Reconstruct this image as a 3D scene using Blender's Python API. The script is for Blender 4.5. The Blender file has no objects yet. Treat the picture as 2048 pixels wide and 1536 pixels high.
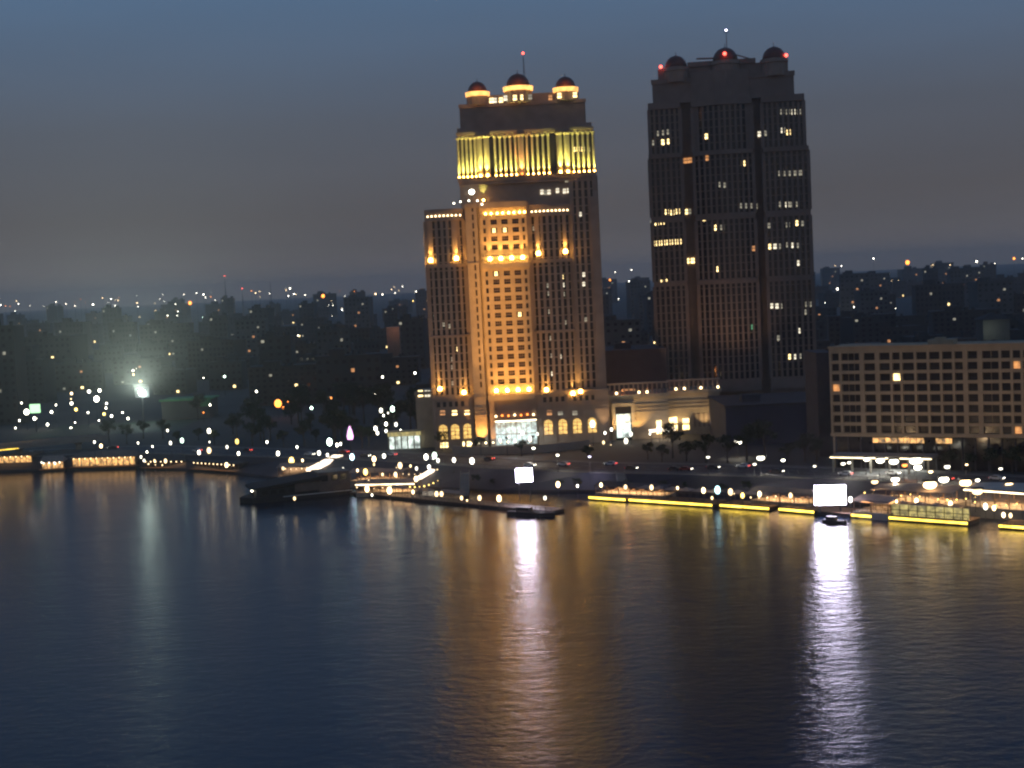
import bpy, math, random
from mathutils import Vector, Matrix
random.seed(7)
R = math.radians
scene = bpy.context.scene
COL = scene.collection

# ------------------------------------------------------------------ camera model
F, H, A = 2900.0, 72.0, R(2.75)
PT = math.atan((768 - 562) * math.cos(A) / F)
def ray(x, y):
    u = (x - 1024) / F; v = (768 - y) / F
    ca, sa, cp, sp = math.cos(A), math.sin(A), math.cos(PT), math.sin(PT)
    return (u*ca + v*sa, -u*sa*sp + v*ca*sp + cp, -u*sa*cp + v*ca*cp - sp)
def on(x, y, z):
    d = ray(x, y); t = (z - H) / d[2]
    return Vector((d[0]*t, d[1]*t, z))
def at(x, y, Y):
    d = ray(x, y); t = Y / d[1]
    return Vector((d[0]*t, Y, H + d[2]*t))

# ------------------------------------------------------------------ materials
def nodes(name):
    m = bpy.data.materials.new(name); m.use_nodes = True
    nt = m.node_tree
    return m, nt, nt.nodes['Principled BSDF']
def stone(name, c, var=0.25, scale=0.35, rough=0.85, bump=0.15, fine=6.0):
    m, nt, b = nodes(name)
    tc = nt.nodes.new('ShaderNodeTexCoord')
    n1 = nt.nodes.new('ShaderNodeTexNoise'); n1.inputs['Scale'].default_value = scale; n1.inputs['Detail'].default_value = 6
    n2 = nt.nodes.new('ShaderNodeTexNoise'); n2.inputs['Scale'].default_value = fine; n2.inputs['Detail'].default_value = 3
    nt.links.new(tc.outputs['Object'], n1.inputs['Vector']); nt.links.new(tc.outputs['Object'], n2.inputs['Vector'])
    mx = nt.nodes.new('ShaderNodeMix'); mx.data_type = 'FLOAT'; mx.inputs[0].default_value = 0.4
    nt.links.new(n1.outputs['Fac'], mx.inputs[2]); nt.links.new(n2.outputs['Fac'], mx.inputs[3])
    r = nt.nodes.new('ShaderNodeValToRGB')
    r.color_ramp.elements[0].position = 0.3; r.color_ramp.elements[1].position = 0.72
    r.color_ramp.elements[0].color = tuple(x*(1-var) for x in c) + (1,)
    r.color_ramp.elements[1].color = tuple(min(1, x*(1+var)) for x in c) + (1,)
    nt.links.new(mx.outputs[0], r.inputs['Fac']); nt.links.new(r.outputs['Color'], b.inputs['Base Color'])
    b.inputs['Roughness'].default_value = rough
    if bump:
        bp = nt.nodes.new('ShaderNodeBump'); bp.inputs['Strength'].default_value = bump; bp.inputs['Distance'].default_value = 0.05
        nt.links.new(n2.outputs['Fac'], bp.inputs['Height']); nt.links.new(bp.outputs['Normal'], b.inputs['Normal'])
    return m
def glass(name, c, rough=0.12):
    m, nt, b = nodes(name)
    n = nt.nodes.new('ShaderNodeTexNoise'); n.inputs['Scale'].default_value = 0.6
    tc = nt.nodes.new('ShaderNodeTexCoord'); nt.links.new(tc.outputs['Object'], n.inputs['Vector'])
    r = nt.nodes.new('ShaderNodeValToRGB')
    r.color_ramp.elements[0].color = tuple(x*0.6 for x in c) + (1,); r.color_ramp.elements[1].color = tuple(x*1.4 for x in c) + (1,)
    nt.links.new(n.outputs['Fac'], r.inputs['Fac']); nt.links.new(r.outputs['Color'], b.inputs['Base Color'])
    b.inputs['Roughness'].default_value = rough
    return m
def plain(name, c, rough=0.5, metal=0.0):
    return stone(name, c, 0.15, 1.5, rough, 0.0) if not metal else _metal(name, c, rough)
def _metal(name, c, rough):
    m = stone(name, c, 0.15, 2.0, rough, 0.0); m.node_tree.nodes['Principled BSDF'].inputs['Metallic'].default_value = 0.8
    return m
def glow(name, c, s, sampled=True, vary=0.0, scale=1.0):
    m, nt, b = nodes(name)
    b.inputs['Base Color'].default_value = (0.4, 0.4, 0.4, 1)
    b.inputs['Emission Color'].default_value = tuple(c) + (1,)
    b.inputs['Emission Strength'].default_value = s
    if vary:
        tc = nt.nodes.new('ShaderNodeTexCoord'); n = nt.nodes.new('ShaderNodeTexNoise'); n.inputs['Scale'].default_value = scale; n.inputs['Detail'].default_value = 4
        nt.links.new(tc.outputs['Object'], n.inputs['Vector'])
        mr = nt.nodes.new('ShaderNodeMapRange'); mr.inputs[1].default_value = 0.35; mr.inputs[2].default_value = 0.65
        mr.inputs[3].default_value = s*(1-vary); mr.inputs[4].default_value = s*(1+vary)
        nt.links.new(n.outputs['Fac'], mr.inputs[0]); nt.links.new(mr.outputs[0], b.inputs['Emission Strength'])
    if not sampled:
        m.cycles.emission_sampling = 'NONE'
    return m

M = {}
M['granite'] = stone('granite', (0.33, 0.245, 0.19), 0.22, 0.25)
M['granite_unlit_trim'] = stone('granite_unlit_trim', (0.25, 0.18, 0.14), 0.22, 0.25)  # same granite, darkened in its colour for the unlit tower; also dark trim
M['limestone'] = stone('limestone', (0.42, 0.33, 0.23), 0.2, 0.3)
M['concrete'] = stone('concrete', (0.30, 0.27, 0.23), 0.25, 0.3)
M['hotel_wall'] = stone('hotel_wall', (0.46, 0.33, 0.20), 0.18, 0.3)
M['dark_wall'] = stone('dark_wall', (0.065, 0.058, 0.062), 0.25, 0.3)
M['navy_wall'] = stone('navy_wall', (0.055, 0.055, 0.08), 0.3, 0.1)
M['brown_wall'] = stone('brown_wall', (0.22, 0.15, 0.11), 0.25, 0.3)
M['city_grey'] = stone('city_grey', (0.055, 0.052, 0.05), 0.35, 0.08)
M['city_brown'] = stone('city_brown', (0.065, 0.05, 0.042), 0.35, 0.08)
M['city_pale'] = stone('city_pale', (0.11, 0.105, 0.095), 0.3, 0.08)
M['dome_metal'] = plain('dome_metal', (0.16, 0.055, 0.03), 0.5)
M['portal_lit'] = glow('lit_portal', (.85, 1, .9), .9, True, .8, .4)
M['glass_dark'] = glass('glass_dark', (0.018, 0.015, 0.016))
M['glass_brown'] = glass('glass_brown', (0.03, 0.018, 0.012), 0.2)
M['steel'] = plain('steel', (0.12, 0.12, 0.13), 0.5, 1)
M['post_paint'] = plain('post_paint', (0.05, 0.05, 0.055), 0.5)
M['wood'] = stone('wood', (0.16, 0.09, 0.05), 0.3, 1.0)
M['canvas'] = stone('canvas', (0.38, 0.27, 0.20), 0.2, 0.5)
M['canvas_pale'] = stone('canvas_pale', (0.6, 0.52, 0.42), 0.15, 0.5)
M['hull'] = stone('hull', (0.022, 0.02, 0.022), 0.3, 0.4, 0.85)
M['hull_brown'] = stone('hull_brown', (0.14, 0.10, 0.08), 0.3, 0.4, 0.6)
M['asphalt'] = stone('asphalt', (0.06, 0.058, 0.062), 0.25, 0.15, 0.8)
M['paving'] = stone('paving', (0.14, 0.13, 0.125), 0.25, 0.2)
M['earth'] = stone('earth', (0.055, 0.05, 0.045), 0.5, 0.02)
M['bank'] = stone('bank', (0.045, 0.042, 0.055), 0.4, 0.12)
M['paint'] = stone('paint', (0.7, 0.7, 0.66), 0.2, 0.5)
M['leaf'] = stone('leaf', (0.028, 0.045, 0.018), 0.5, 0.8, 0.7)
M['bark'] = stone('bark', (0.08, 0.06, 0.045), 0.3, 1.5)
M['green_panel'] = stone('green_panel', (0.12, 0.35, 0.14), 0.2, 0.3)
M['rubber'] = plain('rubber', (0.02, 0.02, 0.02), 0.8)
COLS = {'w': (1, .93, .74), 'g': (.75, 1, .80), 'o': (1, .27, .035), 'y': (1, .66, .16), 'r': (1, .08, .05),
        'c': (.55, .93, 1), 'v': (.80, .74, 1), 'a': (1, .70, .36), 'm': (1, .45, .95)}
CNAME = {'w': 'white', 'g': 'pale green', 'o': 'orange', 'y': 'yellow', 'r': 'red', 'c': 'cyan', 'v': 'lavender', 'a': 'warm white', 'm': 'magenta'}
for k, c in COLS.items():
    M['near_' + k] = glow('lamp_' + CNAME[k].replace(' ', '_'), c, {'o': 4.0, 'r': 6.0, 'y': 6.0, 'a': 7.0}.get(k, 10.0))
    M['soft_' + k] = glow('soft_lamp_' + CNAME[k].replace(' ', '_'), c, {'o': 2.5, 'r': 3.0, 'y': 3.0, 'a': 3.2}.get(k, 4.0))
    M['far_' + k] = glow('distant_lamp_' + CNAME[k].replace(' ', '_'), c, {'o': 5.5, 'r': 7.0, 'y': 7.0, 'a': 9.0}.get(k, 15.0), False)
M['up_gold'] = glow('uplight_gold', (1, .52, .10), 55.0)
M['win_y'] = glow('lit_room_yellow', (1, .72, .30), 3.4, False, .5, .5)
M['win_d'] = glow('lit_room_dim', (.8, .72, .5), 0.36, False, .5, .5)
M['win_w'] = glow('lit_room_white', (1, .90, .66), 1.3, False, .5, .5)
M['win_g'] = glow('lit_room_green', (.05, .7, .3), 0.5, False)
M['win_o'] = glow('lit_room_orange', (1, .42, .12), 0.7, False, .5, .5)
M['arch'] = glow('lit_arch', (1, .60, .13), 1.25, True, .6, .8)
M['lobby'] = glow('lit_lobby', (.70, .95, .92), .45, True, .95, .7)
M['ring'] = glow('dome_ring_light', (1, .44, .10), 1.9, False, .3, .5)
M['strip'] = glow('yellow_strip_light', (1, .66, .07), 4.6, True, .4, .25)
M['strip_a'] = glow('warm_strip_light', (1, .80, .48), 5.0, True, .35, .3)
M['saloon'] = glow('lit_saloon', (1, .52, .14), .85, True, .97, .9)
M['rest_glass'] = glow('restaurant_glass', (1, .80, .25), .45, True, .6, .7)
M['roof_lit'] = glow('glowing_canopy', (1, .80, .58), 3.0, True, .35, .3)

def screen_mat():
    m, nt, b = nodes('led_screen')
    b.inputs['Base Color'].default_value = (.05, .05, .05, 1)
    tc = nt.nodes.new('ShaderNodeTexCoord'); n = nt.nodes.new('ShaderNodeTexNoise'); n.inputs['Scale'].default_value = 0.35
    nt.links.new(tc.outputs['Object'], n.inputs['Vector'])
    r = nt.nodes.new('ShaderNodeValToRGB')
    r.color_ramp.elements[0].color = (.92, .74, 1, 1); r.color_ramp.elements[1].color = (.78, .80, 1, 1)
    nt.links.new(n.outputs['Fac'], r.inputs['Fac']); nt.links.new(r.outputs['Color'], b.inputs['Emission Color'])
    b.inputs['Emission Strength'].default_value = 42.0
    return m
M['screen'] = screen_mat()

def water_mat():
    m, nt, b = nodes('river_water')
    out = nt.nodes['Material Output']
    tc = nt.nodes.new('ShaderNodeTexCoord')
    ns = []
    for sc, sx in ((0.10, .5), (0.45, .72), (3.0, .2)):
        mp = nt.nodes.new('ShaderNodeMapping'); mp.inputs['Scale'].default_value = (sx, 1.0, 1.0); mp.inputs['Rotation'].default_value = (0, 0, R(6))
        nt.links.new(tc.outputs['Object'], mp.inputs['Vector'])
        n = nt.nodes.new('ShaderNodeTexNoise'); n.inputs['Scale'].default_value = sc; n.inputs['Detail'].default_value = 4; n.inputs['Roughness'].default_value = .6
        nt.links.new(mp.outputs['Vector'], n.inputs['Vector']); ns.append(n)
    b2 = nt.nodes.new('ShaderNodeBsdfPrincipled')
    for bs, rough, dists in ((b, .10, (.10, .10, .012)), (b2, .20, (.30, .26, .045))):
        bs.inputs['Base Color'].default_value = (0.004, 0.013, 0.034, 1)
        bs.inputs['Roughness'].default_value = rough; bs.inputs['IOR'].default_value = 1.33
        last = None
        for n, d in zip(ns, dists):
            bp = nt.nodes.new('ShaderNodeBump'); bp.inputs['Strength'].default_value = 1.0; bp.inputs['Distance'].default_value = d
            nt.links.new(n.outputs['Fac'], bp.inputs['Height'])
            if last: nt.links.new(last.outputs['Normal'], bp.inputs['Normal'])
            last = bp
        nt.links.new(last.outputs['Normal'], bs.inputs['Normal'])
    mx = nt.nodes.new('ShaderNodeMixShader'); mx.inputs[0].default_value = .72
    nt.links.new(b.outputs[0], mx.inputs[1]); nt.links.new(b2.outputs[0], mx.inputs[2]); nt.links.new(mx.outputs[0], out.inputs['Surface'])
    return m
M['water'] = water_mat()

# ------------------------------------------------------------------ mesh builder
class MB:
    def __init__(s): s.v, s.f, s.m, s.mats, s.cur = [], [], [], [], 0
    def use(s, key):
        if key not in s.mats: s.mats.append(key)
        s.cur = s.mats.index(key); return s
    def add(s, vs, fs):
        o = len(s.v); s.v += [tuple(p) for p in vs]
        for f in fs: s.f.append(tuple(i + o for i in f)); s.m.append(s.cur)
        return s
    def box(s, x0, x1, y0, y1, z0, z1):
        return s.add([(x0,y0,z0),(x1,y0,z0),(x1,y1,z0),(x0,y1,z0),(x0,y0,z1),(x1,y0,z1),(x1,y1,z1),(x0,y1,z1)],
                     [(0,3,2,1),(4,5,6,7),(0,1,5,4),(1,2,6,5),(2,3,7,6),(3,0,4,7)])
    def prism(s, poly, z0, z1):
        n = len(poly)
        a = sum(poly[i][0]*poly[(i+1)%n][1] - poly[(i+1)%n][0]*poly[i][1] for i in range(n))
        if a < 0: poly = poly[::-1]
        return s.add([(x,y,z0) for x,y in poly] + [(x,y,z1) for x,y in poly],
                     [tuple(range(n-1,-1,-1)), tuple(range(n,2*n))] + [(i,(i+1)%n,n+(i+1)%n,n+i) for i in range(n)])
    def lathe(s, cx, cy, prof, n=16):
        vs, fs, k = [], [], len(prof)
        for r, z in prof:
            for i in range(n):
                t = 2*math.pi*i/n; vs.append((cx + r*math.cos(t), cy + r*math.sin(t), z))
        for j in range(k-1):
            for i in range(n):
                i2 = (i+1) % n; fs.append((j*n+i, j*n+i2, (j+1)*n+i2, (j+1)*n+i))
        fs.append(tuple(range(n-1,-1,-1))); fs.append(tuple((k-1)*n+i for i in range(n)))
        return s.add(vs, fs)
    def cyl(s, cx, cy, z0, z1, r0, r1=None, n=10): return s.lathe(cx, cy, [(r0,z0),(r0 if r1 is None else r1,z1)], n)
    def bar(s, p, q, r0, r1=None, n=6):
        p, q = Vector(p), Vector(q); d = (q-p).normalized(); r1 = r0 if r1 is None else r1
        a = d.cross(Vector((0,0,1)) if abs(d.z) < .9 else Vector((1,0,0))).normalized(); b = d.cross(a)
        vs = [c + (a*math.cos(2*math.pi*i/n) + b*math.sin(2*math.pi*i/n))*r for c, r in ((p,r0),(q,r1)) for i in range(n)]
        return s.add(vs, [tuple(range(n)), tuple(range(2*n-1,n-1,-1))] + [(i,n+i,n+(i+1)%n,(i+1)%n) for i in range(n)])
    def ball(s, cx, cy, cz, rx, ry=None, rz=None, n=12, k=7):
        ry = ry or rx; rz = rz or rx; vs, fs = [], []
        for j in range(1, k):
            p = math.pi*j/k
            for i in range(n):
                t = 2*math.pi*i/n; vs.append((cx+rx*math.sin(p)*math.cos(t), cy+ry*math.sin(p)*math.sin(t), cz-rz*math.cos(p)))
        for j in range(k-2):
            for i in range(n): fs.append((j*n+i, j*n+(i+1)%n, (j+1)*n+(i+1)%n, (j+1)*n+i))
        b = len(vs); vs += [(cx,cy,cz-rz),(cx,cy,cz+rz)]
        for i in range(n): fs.append((b, (i+1)%n, i)); fs.append((b+1, (k-2)*n+i, (k-2)*n+(i+1)%n))
        return s.add(vs, fs)
    def mesh(s, name, smooth=False):
        me = bpy.data.meshes.new(name); me.from_pydata(s.v, [], s.f)
        for k in s.mats: me.materials.append(M[k])
        me.polygons.foreach_set('material_index', s.m)
        if smooth: me.polygons.foreach_set('use_smooth', [True]*len(s.f))
        me.update(); return me
    def build(s, name, parent=None, loc=None, smooth=False, label=None, kind=None):
        return obj(name, s.mesh(name, smooth), parent, loc, label, kind)
def mb(k): return MB().use(k)
def obj(name, me, parent=None, loc=None, label=None, kind=None):
    o = bpy.data.objects.new(name, me); COL.objects.link(o)
    if parent is not None: o.parent = parent
    if loc is not None: o.location = loc
    if label: o['label'] = label
    if kind: o['kind'] = kind
    return o
def thing(name, label, cat, loc=(0,0,0), rz=0, group=None):
    o = bpy.data.objects.new(name, None); COL.objects.link(o)
    o.location = loc; o.rotation_euler = (0, 0, rz)
    o['label'] = label; o['category'] = cat
    if group: o['group'] = group
    return o
def tag(o, label, cat, group=None):
    o['label'] = label; o['category'] = cat
    if group: o['group'] = group
    return o
def struct(name, b):
    o = b.build(name); o['kind'] = 'structure'; return o
def dup(root, loc, rz, label, group=None):
    r = root.copy(); COL.objects.link(r); r.location = loc; r.rotation_euler = (0,0,rz); r['label'] = label
    if group: r['group'] = group
    for ch in list(root.children):
        c = ch.copy(); COL.objects.link(c); c.parent = r
        for g in list(ch.children):
            d = g.copy(); COL.objects.link(d); d.parent = c
    return r
ORD = 'first second third fourth fifth sixth seventh eighth ninth tenth eleventh twelfth thirteenth fourteenth fifteenth sixteenth seventeenth eighteenth nineteenth twentieth'.split()
TENS = {2: 'twenty', 3: 'thirty', 4: 'forty', 5: 'fifty', 6: 'sixty', 7: 'seventy', 8: 'eighty', 9: 'ninety'}
def nth(i):
    if i < 20: return ORD[i]
    t, u = divmod(i+1, 10)
    return {3: 'thirtieth', 4: 'fortieth', 5: 'fiftieth', 6: 'sixtieth', 7: 'seventieth', 8: 'eightieth', 9: 'ninetieth'}[t] if u == 0 else TENS[t] + '-' + ORD[u-1]

def light(name, kind, loc, energy, color, size=0.3, target=None, spot=60, blend=.6, shape=None):
    l = bpy.data.lights.new(name, kind); l.energy = energy; l.color = color
    if kind == 'AREA':
        l.shape = 'RECTANGLE'; l.size, l.size_y = shape
    else: l.shadow_soft_size = size
    if kind == 'SPOT': l.spot_size = R(spot); l.spot_blend = blend
    o = bpy.data.objects.new(name, l); COL.objects.link(o); o.location = loc
    if target is not None:
        o.rotation_euler = (Vector(target) - Vector(loc)).to_track_quat('-Z', 'Y').to_euler()
    return o

# ------------------------------------------------------------------ ground, river, bank
GZ = 6.0
SHORE = [on(x, y, 0) for x, y in ((-420,985),(-200,958),(0,945),(250,935),(450,945),(580,962),(720,968),(860,978),(1000,985),(1180,985),(1400,988),(1630,1003),(2048,1036),(2400,1062),(3000,1100))]
TOP = [on(x, y, GZ) for x, y in ((-420,950),(-200,928),(0,915),(250,905),(450,911),(580,916),(720,920),(860,928),(1000,938),(1180,945),(1400,949),(1630,956),(2048,978),(2400,1000),(3000,1040))]
b = mb('bank')
b.add([(p.x, p.y, -3) for p in SHORE] + [(p.x, p.y, .8) for p in SHORE] + [(p.x, p.y, GZ) for p in TOP],
      [(i, i+1, len(SHORE)+i+1, len(SHORE)+i) for i in range(len(SHORE)-1)] +
      [(len(SHORE)+i, len(SHORE)+i+1, 2*len(SHORE)+i+1, 2*len(SHORE)+i) for i in range(len(SHORE)-1)])
struct('riverbank', b)
b = mb('earth')
far = [(p.x*35, 14000, GZ) for p in TOP]
mid = [(p.x*4, 2400, GZ) for p in TOP]
n = len(TOP)
b.add([tuple(p) for p in TOP] + mid + far, [(i,i+1,n+i+1,n+i) for i in range(n-1)] + [(n+i,n+i+1,2*n+i+1,2*n+i) for i in range(n-1)])
struct('city_ground', b)
b = mb('water')
b.add([(-9000,-400,0),(9000,-400,0),(9000,900,0),(-9000,900,0)], [(0,1,2,3)])
struct('water', b)
b = mb('earth'); b.add([(-9000,-400,-4),(9000,-400,-4),(9000,900,-4),(-9000,900,-4)], [(0,1,2,3)])
struct('river_bed', b)
# road: runs just behind the bank top
def strip(a, c, z, key):
    """a sheet between offsets a..c metres behind the bank's top edge"""
    pts = []
    for i, p in enumerate(TOP):
        q0 = TOP[max(0, i-1)]; q1 = TOP[min(n-1, i+1)]
        t = (q1 - q0); t.z = 0; t.normalize(); nn = Vector((-t.y, t.x, 0))
        pts.append((p + nn*a, p + nn*c))
    b = mb(key)
    b.add([(q.x,q.y,z) for q,_ in pts] + [(q.x,q.y,z) for _,q in pts], [(i,i+1,n+i+1,n+i) for i in range(n-1)])
    return b, pts
b, RP = strip(4.5, 21, GZ+.004, 'asphalt'); struct('road', b)
def kerbed(name, a, c, h):
    b, pts = strip(a, c, GZ+h, 'paving')
    for side in (0, 1):
        b.add([(p[side].x,p[side].y,GZ-.05) for p in pts] + [(p[side].x,p[side].y,GZ+h) for p in pts], [(i,i+1,n+i+1,n+i) for i in range(n-1)])
    struct(name, b)
kerbed('pavement', .3, 4.5, .14)
kerbed('pavement_far', 21, 26, .14)
b = mb('paint')
for i in range(n-1):
    for off in (10, 15.5):
        p = RP[i][0]; q = RP[i+1][0]; t = (q-p); L = t.length; t.normalize(); nn = Vector((-t.y,t.x,0))
        k = 0
        while k < L-3:
            c = p + t*k + nn*(off-4.5)
            b.add([tuple(c-nn*.08), tuple(c+t*3-nn*.08), tuple(c+t*3+nn*.08), tuple(c+nn*.08)], [(0,1,2,3)]); k += 8
for i in range(len(b.v)): b.v[i] = (b.v[i][0], b.v[i][1], GZ+.009)
struct('road_marking', b)

rl = mb('steel')
for i in range(n-1):
    p, q = TOP[i], TOP[i+1]; L = (q-p).length; k = max(1, int(L/2.5))
    for zz in (.55, 1.05): rl.bar((p.x, p.y+.2, GZ+zz), (q.x, q.y+.2, GZ+zz), .04, n=4)
    for j in range(k): w_ = p.lerp(q, j/k); rl.bar((w_.x, w_.y+.2, GZ), (w_.x, w_.y+.2, GZ+1.1), .05, n=4)
rw = rl.build('railing'); tag(rw, 'long thin metal railing along the top edge of the river bank', 'railing')
wl = mb('concrete')
for i in range(n-1):
    p, q = TOP[i], TOP[i+1]; t_ = (q-p).normalized(); m_ = Vector((t_.y, -t_.x, 0))
    k = max(1, int((q-p).length/8))
    for j in range(k):
        u0, u1 = p.lerp(q, j/k), p.lerp(q, (j+.985)/k)
        wl.add([(u0.x+m_.x*.15, u0.y+m_.y*.15, 4.4), (u1.x+m_.x*.15, u1.y+m_.y*.15, 4.4), (u1.x, u1.y, 4.4), (u0.x, u0.y, 4.4), (u0.x+m_.x*.15, u0.y+m_.y*.15, 6.1), (u1.x+m_.x*.15, u1.y+m_.y*.15, 6.1), (u1.x, u1.y, 6.1), (u0.x, u0.y, 6.1)],
               [(0,3,2,1),(4,5,6,7),(0,1,5,4),(1,2,6,5),(2,3,7,6),(3,0,4,7)])
wo = wl.build('retaining_wall'); tag(wo, 'low jointed concrete retaining wall under the promenade railing', 'wall')
for i, (px, lab) in enumerate(((930, 'concrete stairway down the dark bank left of the smaller screen'), (1240, 'concrete stairway down the bank behind the leftmost yellow docks'), (1585, 'concrete stairway down the bank left of the larger screen'))):
    a_ = on(px, 946, GZ); st = thing('stairway', lab, 'stairs', (a_.x, a_.y, 0)); sb = mb('concrete')
    for j in range(14): sb.box(-1.4, 1.4, -1.3*(j+1), -1.3*j, .4, GZ-.38*j)
    for x_ in (-1.6, 1.4): sb.bar((x_+.1, 0, GZ+.9), (x_+.1, -18.2, 1.6), .08, n=5)
    sb.build('flight', st)

# ------------------------------------------------------------------ tower helpers
def ribbed(b, x0, x1, Y, z0, z1, nrib, rib=.75, dep=.7, floor=3.3, sp=1.0, glassk='glass_dark', stonek='granite', bulge=0.0, ends=True):
    """a wall of stone ribs and spandrels in front of dark glass, flat or bowed towards the river"""
    f = lambda t: Y - bulge*(1-(2*t-1)**2)
    seg = max(1, nrib) if bulge else 1
    ts = [i/seg for i in range(seg+1)]
    def band(key, off, za, zb, th):
        b.use(key)
        front = [(x0+(x1-x0)*t, f(t)+off) for t in ts]; back = [(x, y+th) for x, y in front[::-1]]
        b.prism(front+back, za, zb)
    band(glassk, .55, z0+.02, z1-.02, .3)
    z = z0
    while z < z1-.5:
        band(stonek, .3, z, min(z+sp, z1), .2); z += floor
    b.use(stonek)
    for i in range(nrib+1):
        t = i/nrib; x = x0+(x1-x0)*t; w = rib/2*(1.5 if ends and i in (0, nrib) else 1)
        b.box(x-w, x+w, f(t)-dep+.45, f(t)+.6, z0, z1)
def dome(parent, X, Y, zb, r, ringk=None, drum=4.0, name='dome'):
    d = mb('granite'); d.lathe(X, Y, [(r*.98, zb-drum),(r*.98, zb-1.9),(r*1.08, zb-1.7),(r*1.08, zb-.2),(r*.93, zb)], 24)
    for i in range(12):
        t = 2*math.pi*i/12; d.box(X+r*math.cos(t)-.25, X+r*math.cos(t)+.25, Y+r*math.sin(t)-.25, Y+r*math.sin(t)+.25, zb-drum, zb-1.9)
    o = d.build('drum', parent, smooth=False)
    c = mb('dome_metal'); c.lathe(X, Y, [(r*.9*math.cos(R(a)), zb + r*.95*math.sin(R(a))) for a in range(0, 90, 9)] + [(.12, zb+r*.98), (.1, zb+r*1.25)], 24)
    c.build(name, parent, smooth=True)
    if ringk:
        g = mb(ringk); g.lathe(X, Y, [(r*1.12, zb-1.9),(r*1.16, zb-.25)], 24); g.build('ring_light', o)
def win_mesh(w, h, key, mull=1):
    b = mb(key); b.box(-w/2, w/2, .0, .12, -h/2, h/2)
    b.use('granite_unlit_trim')
    for i in range(1, mull+1):
        x = -w/2 + w*i/(mull+1); b.box(x-.05, x+.05, -.04, -.002, -h/2, h/2)
    b.box(-w/2, w/2, -.05, -.003, -h*.06, h*.06-.02)
    return b.mesh('window')
WM = {}
def lit(parent, X, Y, z, key, w=1.3, h=1.9, mull=1):
    k = (w, h, key, mull)
    if k not in WM: WM[k] = win_mesh(w, h, key, mull)
    o = obj('window', WM[k], parent, (X, Y, z))
    o['label'] = {'win_y': 'yellow lit window', 'win_d': 'dimly lit window', 'win_w': 'white lit window', 'win_g': 'green lit window', 'win_o': 'orange lit window'}.get(key, '') or None
    if o['label'] is None: del o['label']
    return o
UP = {}
def uplamp(parent, X, Y, z, ck, r=.55):
    k = (ck, r)
    if k not in UP: UP[k] = mb({'y': 'up_gold'}.get(ck, 'near_' + ck)).ball(0,0,0, r, r*.8, r*1.15, 10, 6).use('post_paint').lathe(0,0,[(r*.5,-r*1.5),(r*.7,-r*.8)],8).mesh('uplight')
    return obj('uplight', UP[k], parent, (X, Y, z))
GOLD = (1.0, .47, .105); LIME = (.92, .95, .22)

# ------------------------------------------------------------------ golden tower
YF = 575.0
def tx(x, y, Y=YF): p = at(x, y, Y); return p.x, p.z
T = thing('skyscraper', 'golden floodlit riverside tower with lit column gallery and orange ringed domes', 'tower', (0,0,0))
b = mb('granite')
b.box(-16.6, 36.4, 580.2, 620, GZ-.5, 131)
b.box(-31.3, -16.6, 580.2, 614, GZ-.5, 101.4)
b.box(-31.8, -16.6, 576.2, 580.2, GZ-.5, 27)          # plinth left
b.box(9.4, 38, 576.2, 580.2, GZ-.5, 27)
b.box(-32.4, 38.3, 575.6, 576.2, 26.2, 27.6)
for z in (19.2, 20.6, 22.0):
    b.box(-32.1, -9.6, 575.9, 576.2, z, z+.5); b.box(9.5, 38.2, 575.9, 576.2, z, z+.5)
b.box(36.4, 37.9, 581.5, 618, GZ-.5, 112.5)
for xa in (-32.0, -26.6, -21.9, -17.2, 10.0, 15.9, 21.6, 27.6):
    b.box(xa, xa+1.1, 575.75, 576.2, GZ-.5, 26.2)
for x0_, x1_ in ((-31.0, -17.5), (11.4, 33.0)):
    b.use('granite').box(x0_, x1_, 575.9, 576.2, 16.2, 16.7); b.use('glass_dark')
    k_ = int((x1_-x0_)/2.4)
    for i in range(k_): b.box(x0_+2.4*i+.7, x0_+2.4*i+2.0, 576.12, 576.19, 23.2, 25.2)
b.build('wall', T)
for name, x0, x1, bul, nr in (('bay_wall', -31.3, -16.2, 2.6, 7), ('bay_wall', 10.0, 26.2, 2.6, 7), ('side_wall', 27.0, 36.4, 0, 4)):
    c = MB(); ribbed(c, x0, x1, 578.4, 27.6, 97.0 if bul else 112, nr, bulge=bul, rib=1.15, sp=.45)
    if bul:
        c.use('granite')
        f = lambda t: 578.2 - bul*(1-(2*t-1)**2)
        for za, zb, o in ((97, 98.2, .7), (98.2, 100.6, .1), (100.6, 101.6, .8), (78.6, 80.0, .55), (51, 51.8, .35)):
            fr = [(x0-.2+(x1-x0+.4)*i/12, f(i/12)-o) for i in range(13)]
            c.prism(fr + [(x1+.2, 580.3), (x0-.2, 580.3)], za, zb)
    c.build(name, T)
c = mb('granite'); c.box(34.2, 37.7, 577.2, 581.4, GZ, 103.5); c.box(26.3, 27.0, 577.6, 580.2, 27.6, 103.5); c.box(9.0, 9.9, 577.2, 580.2, 27.6, 103); c.build('corner_pier', T)
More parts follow.
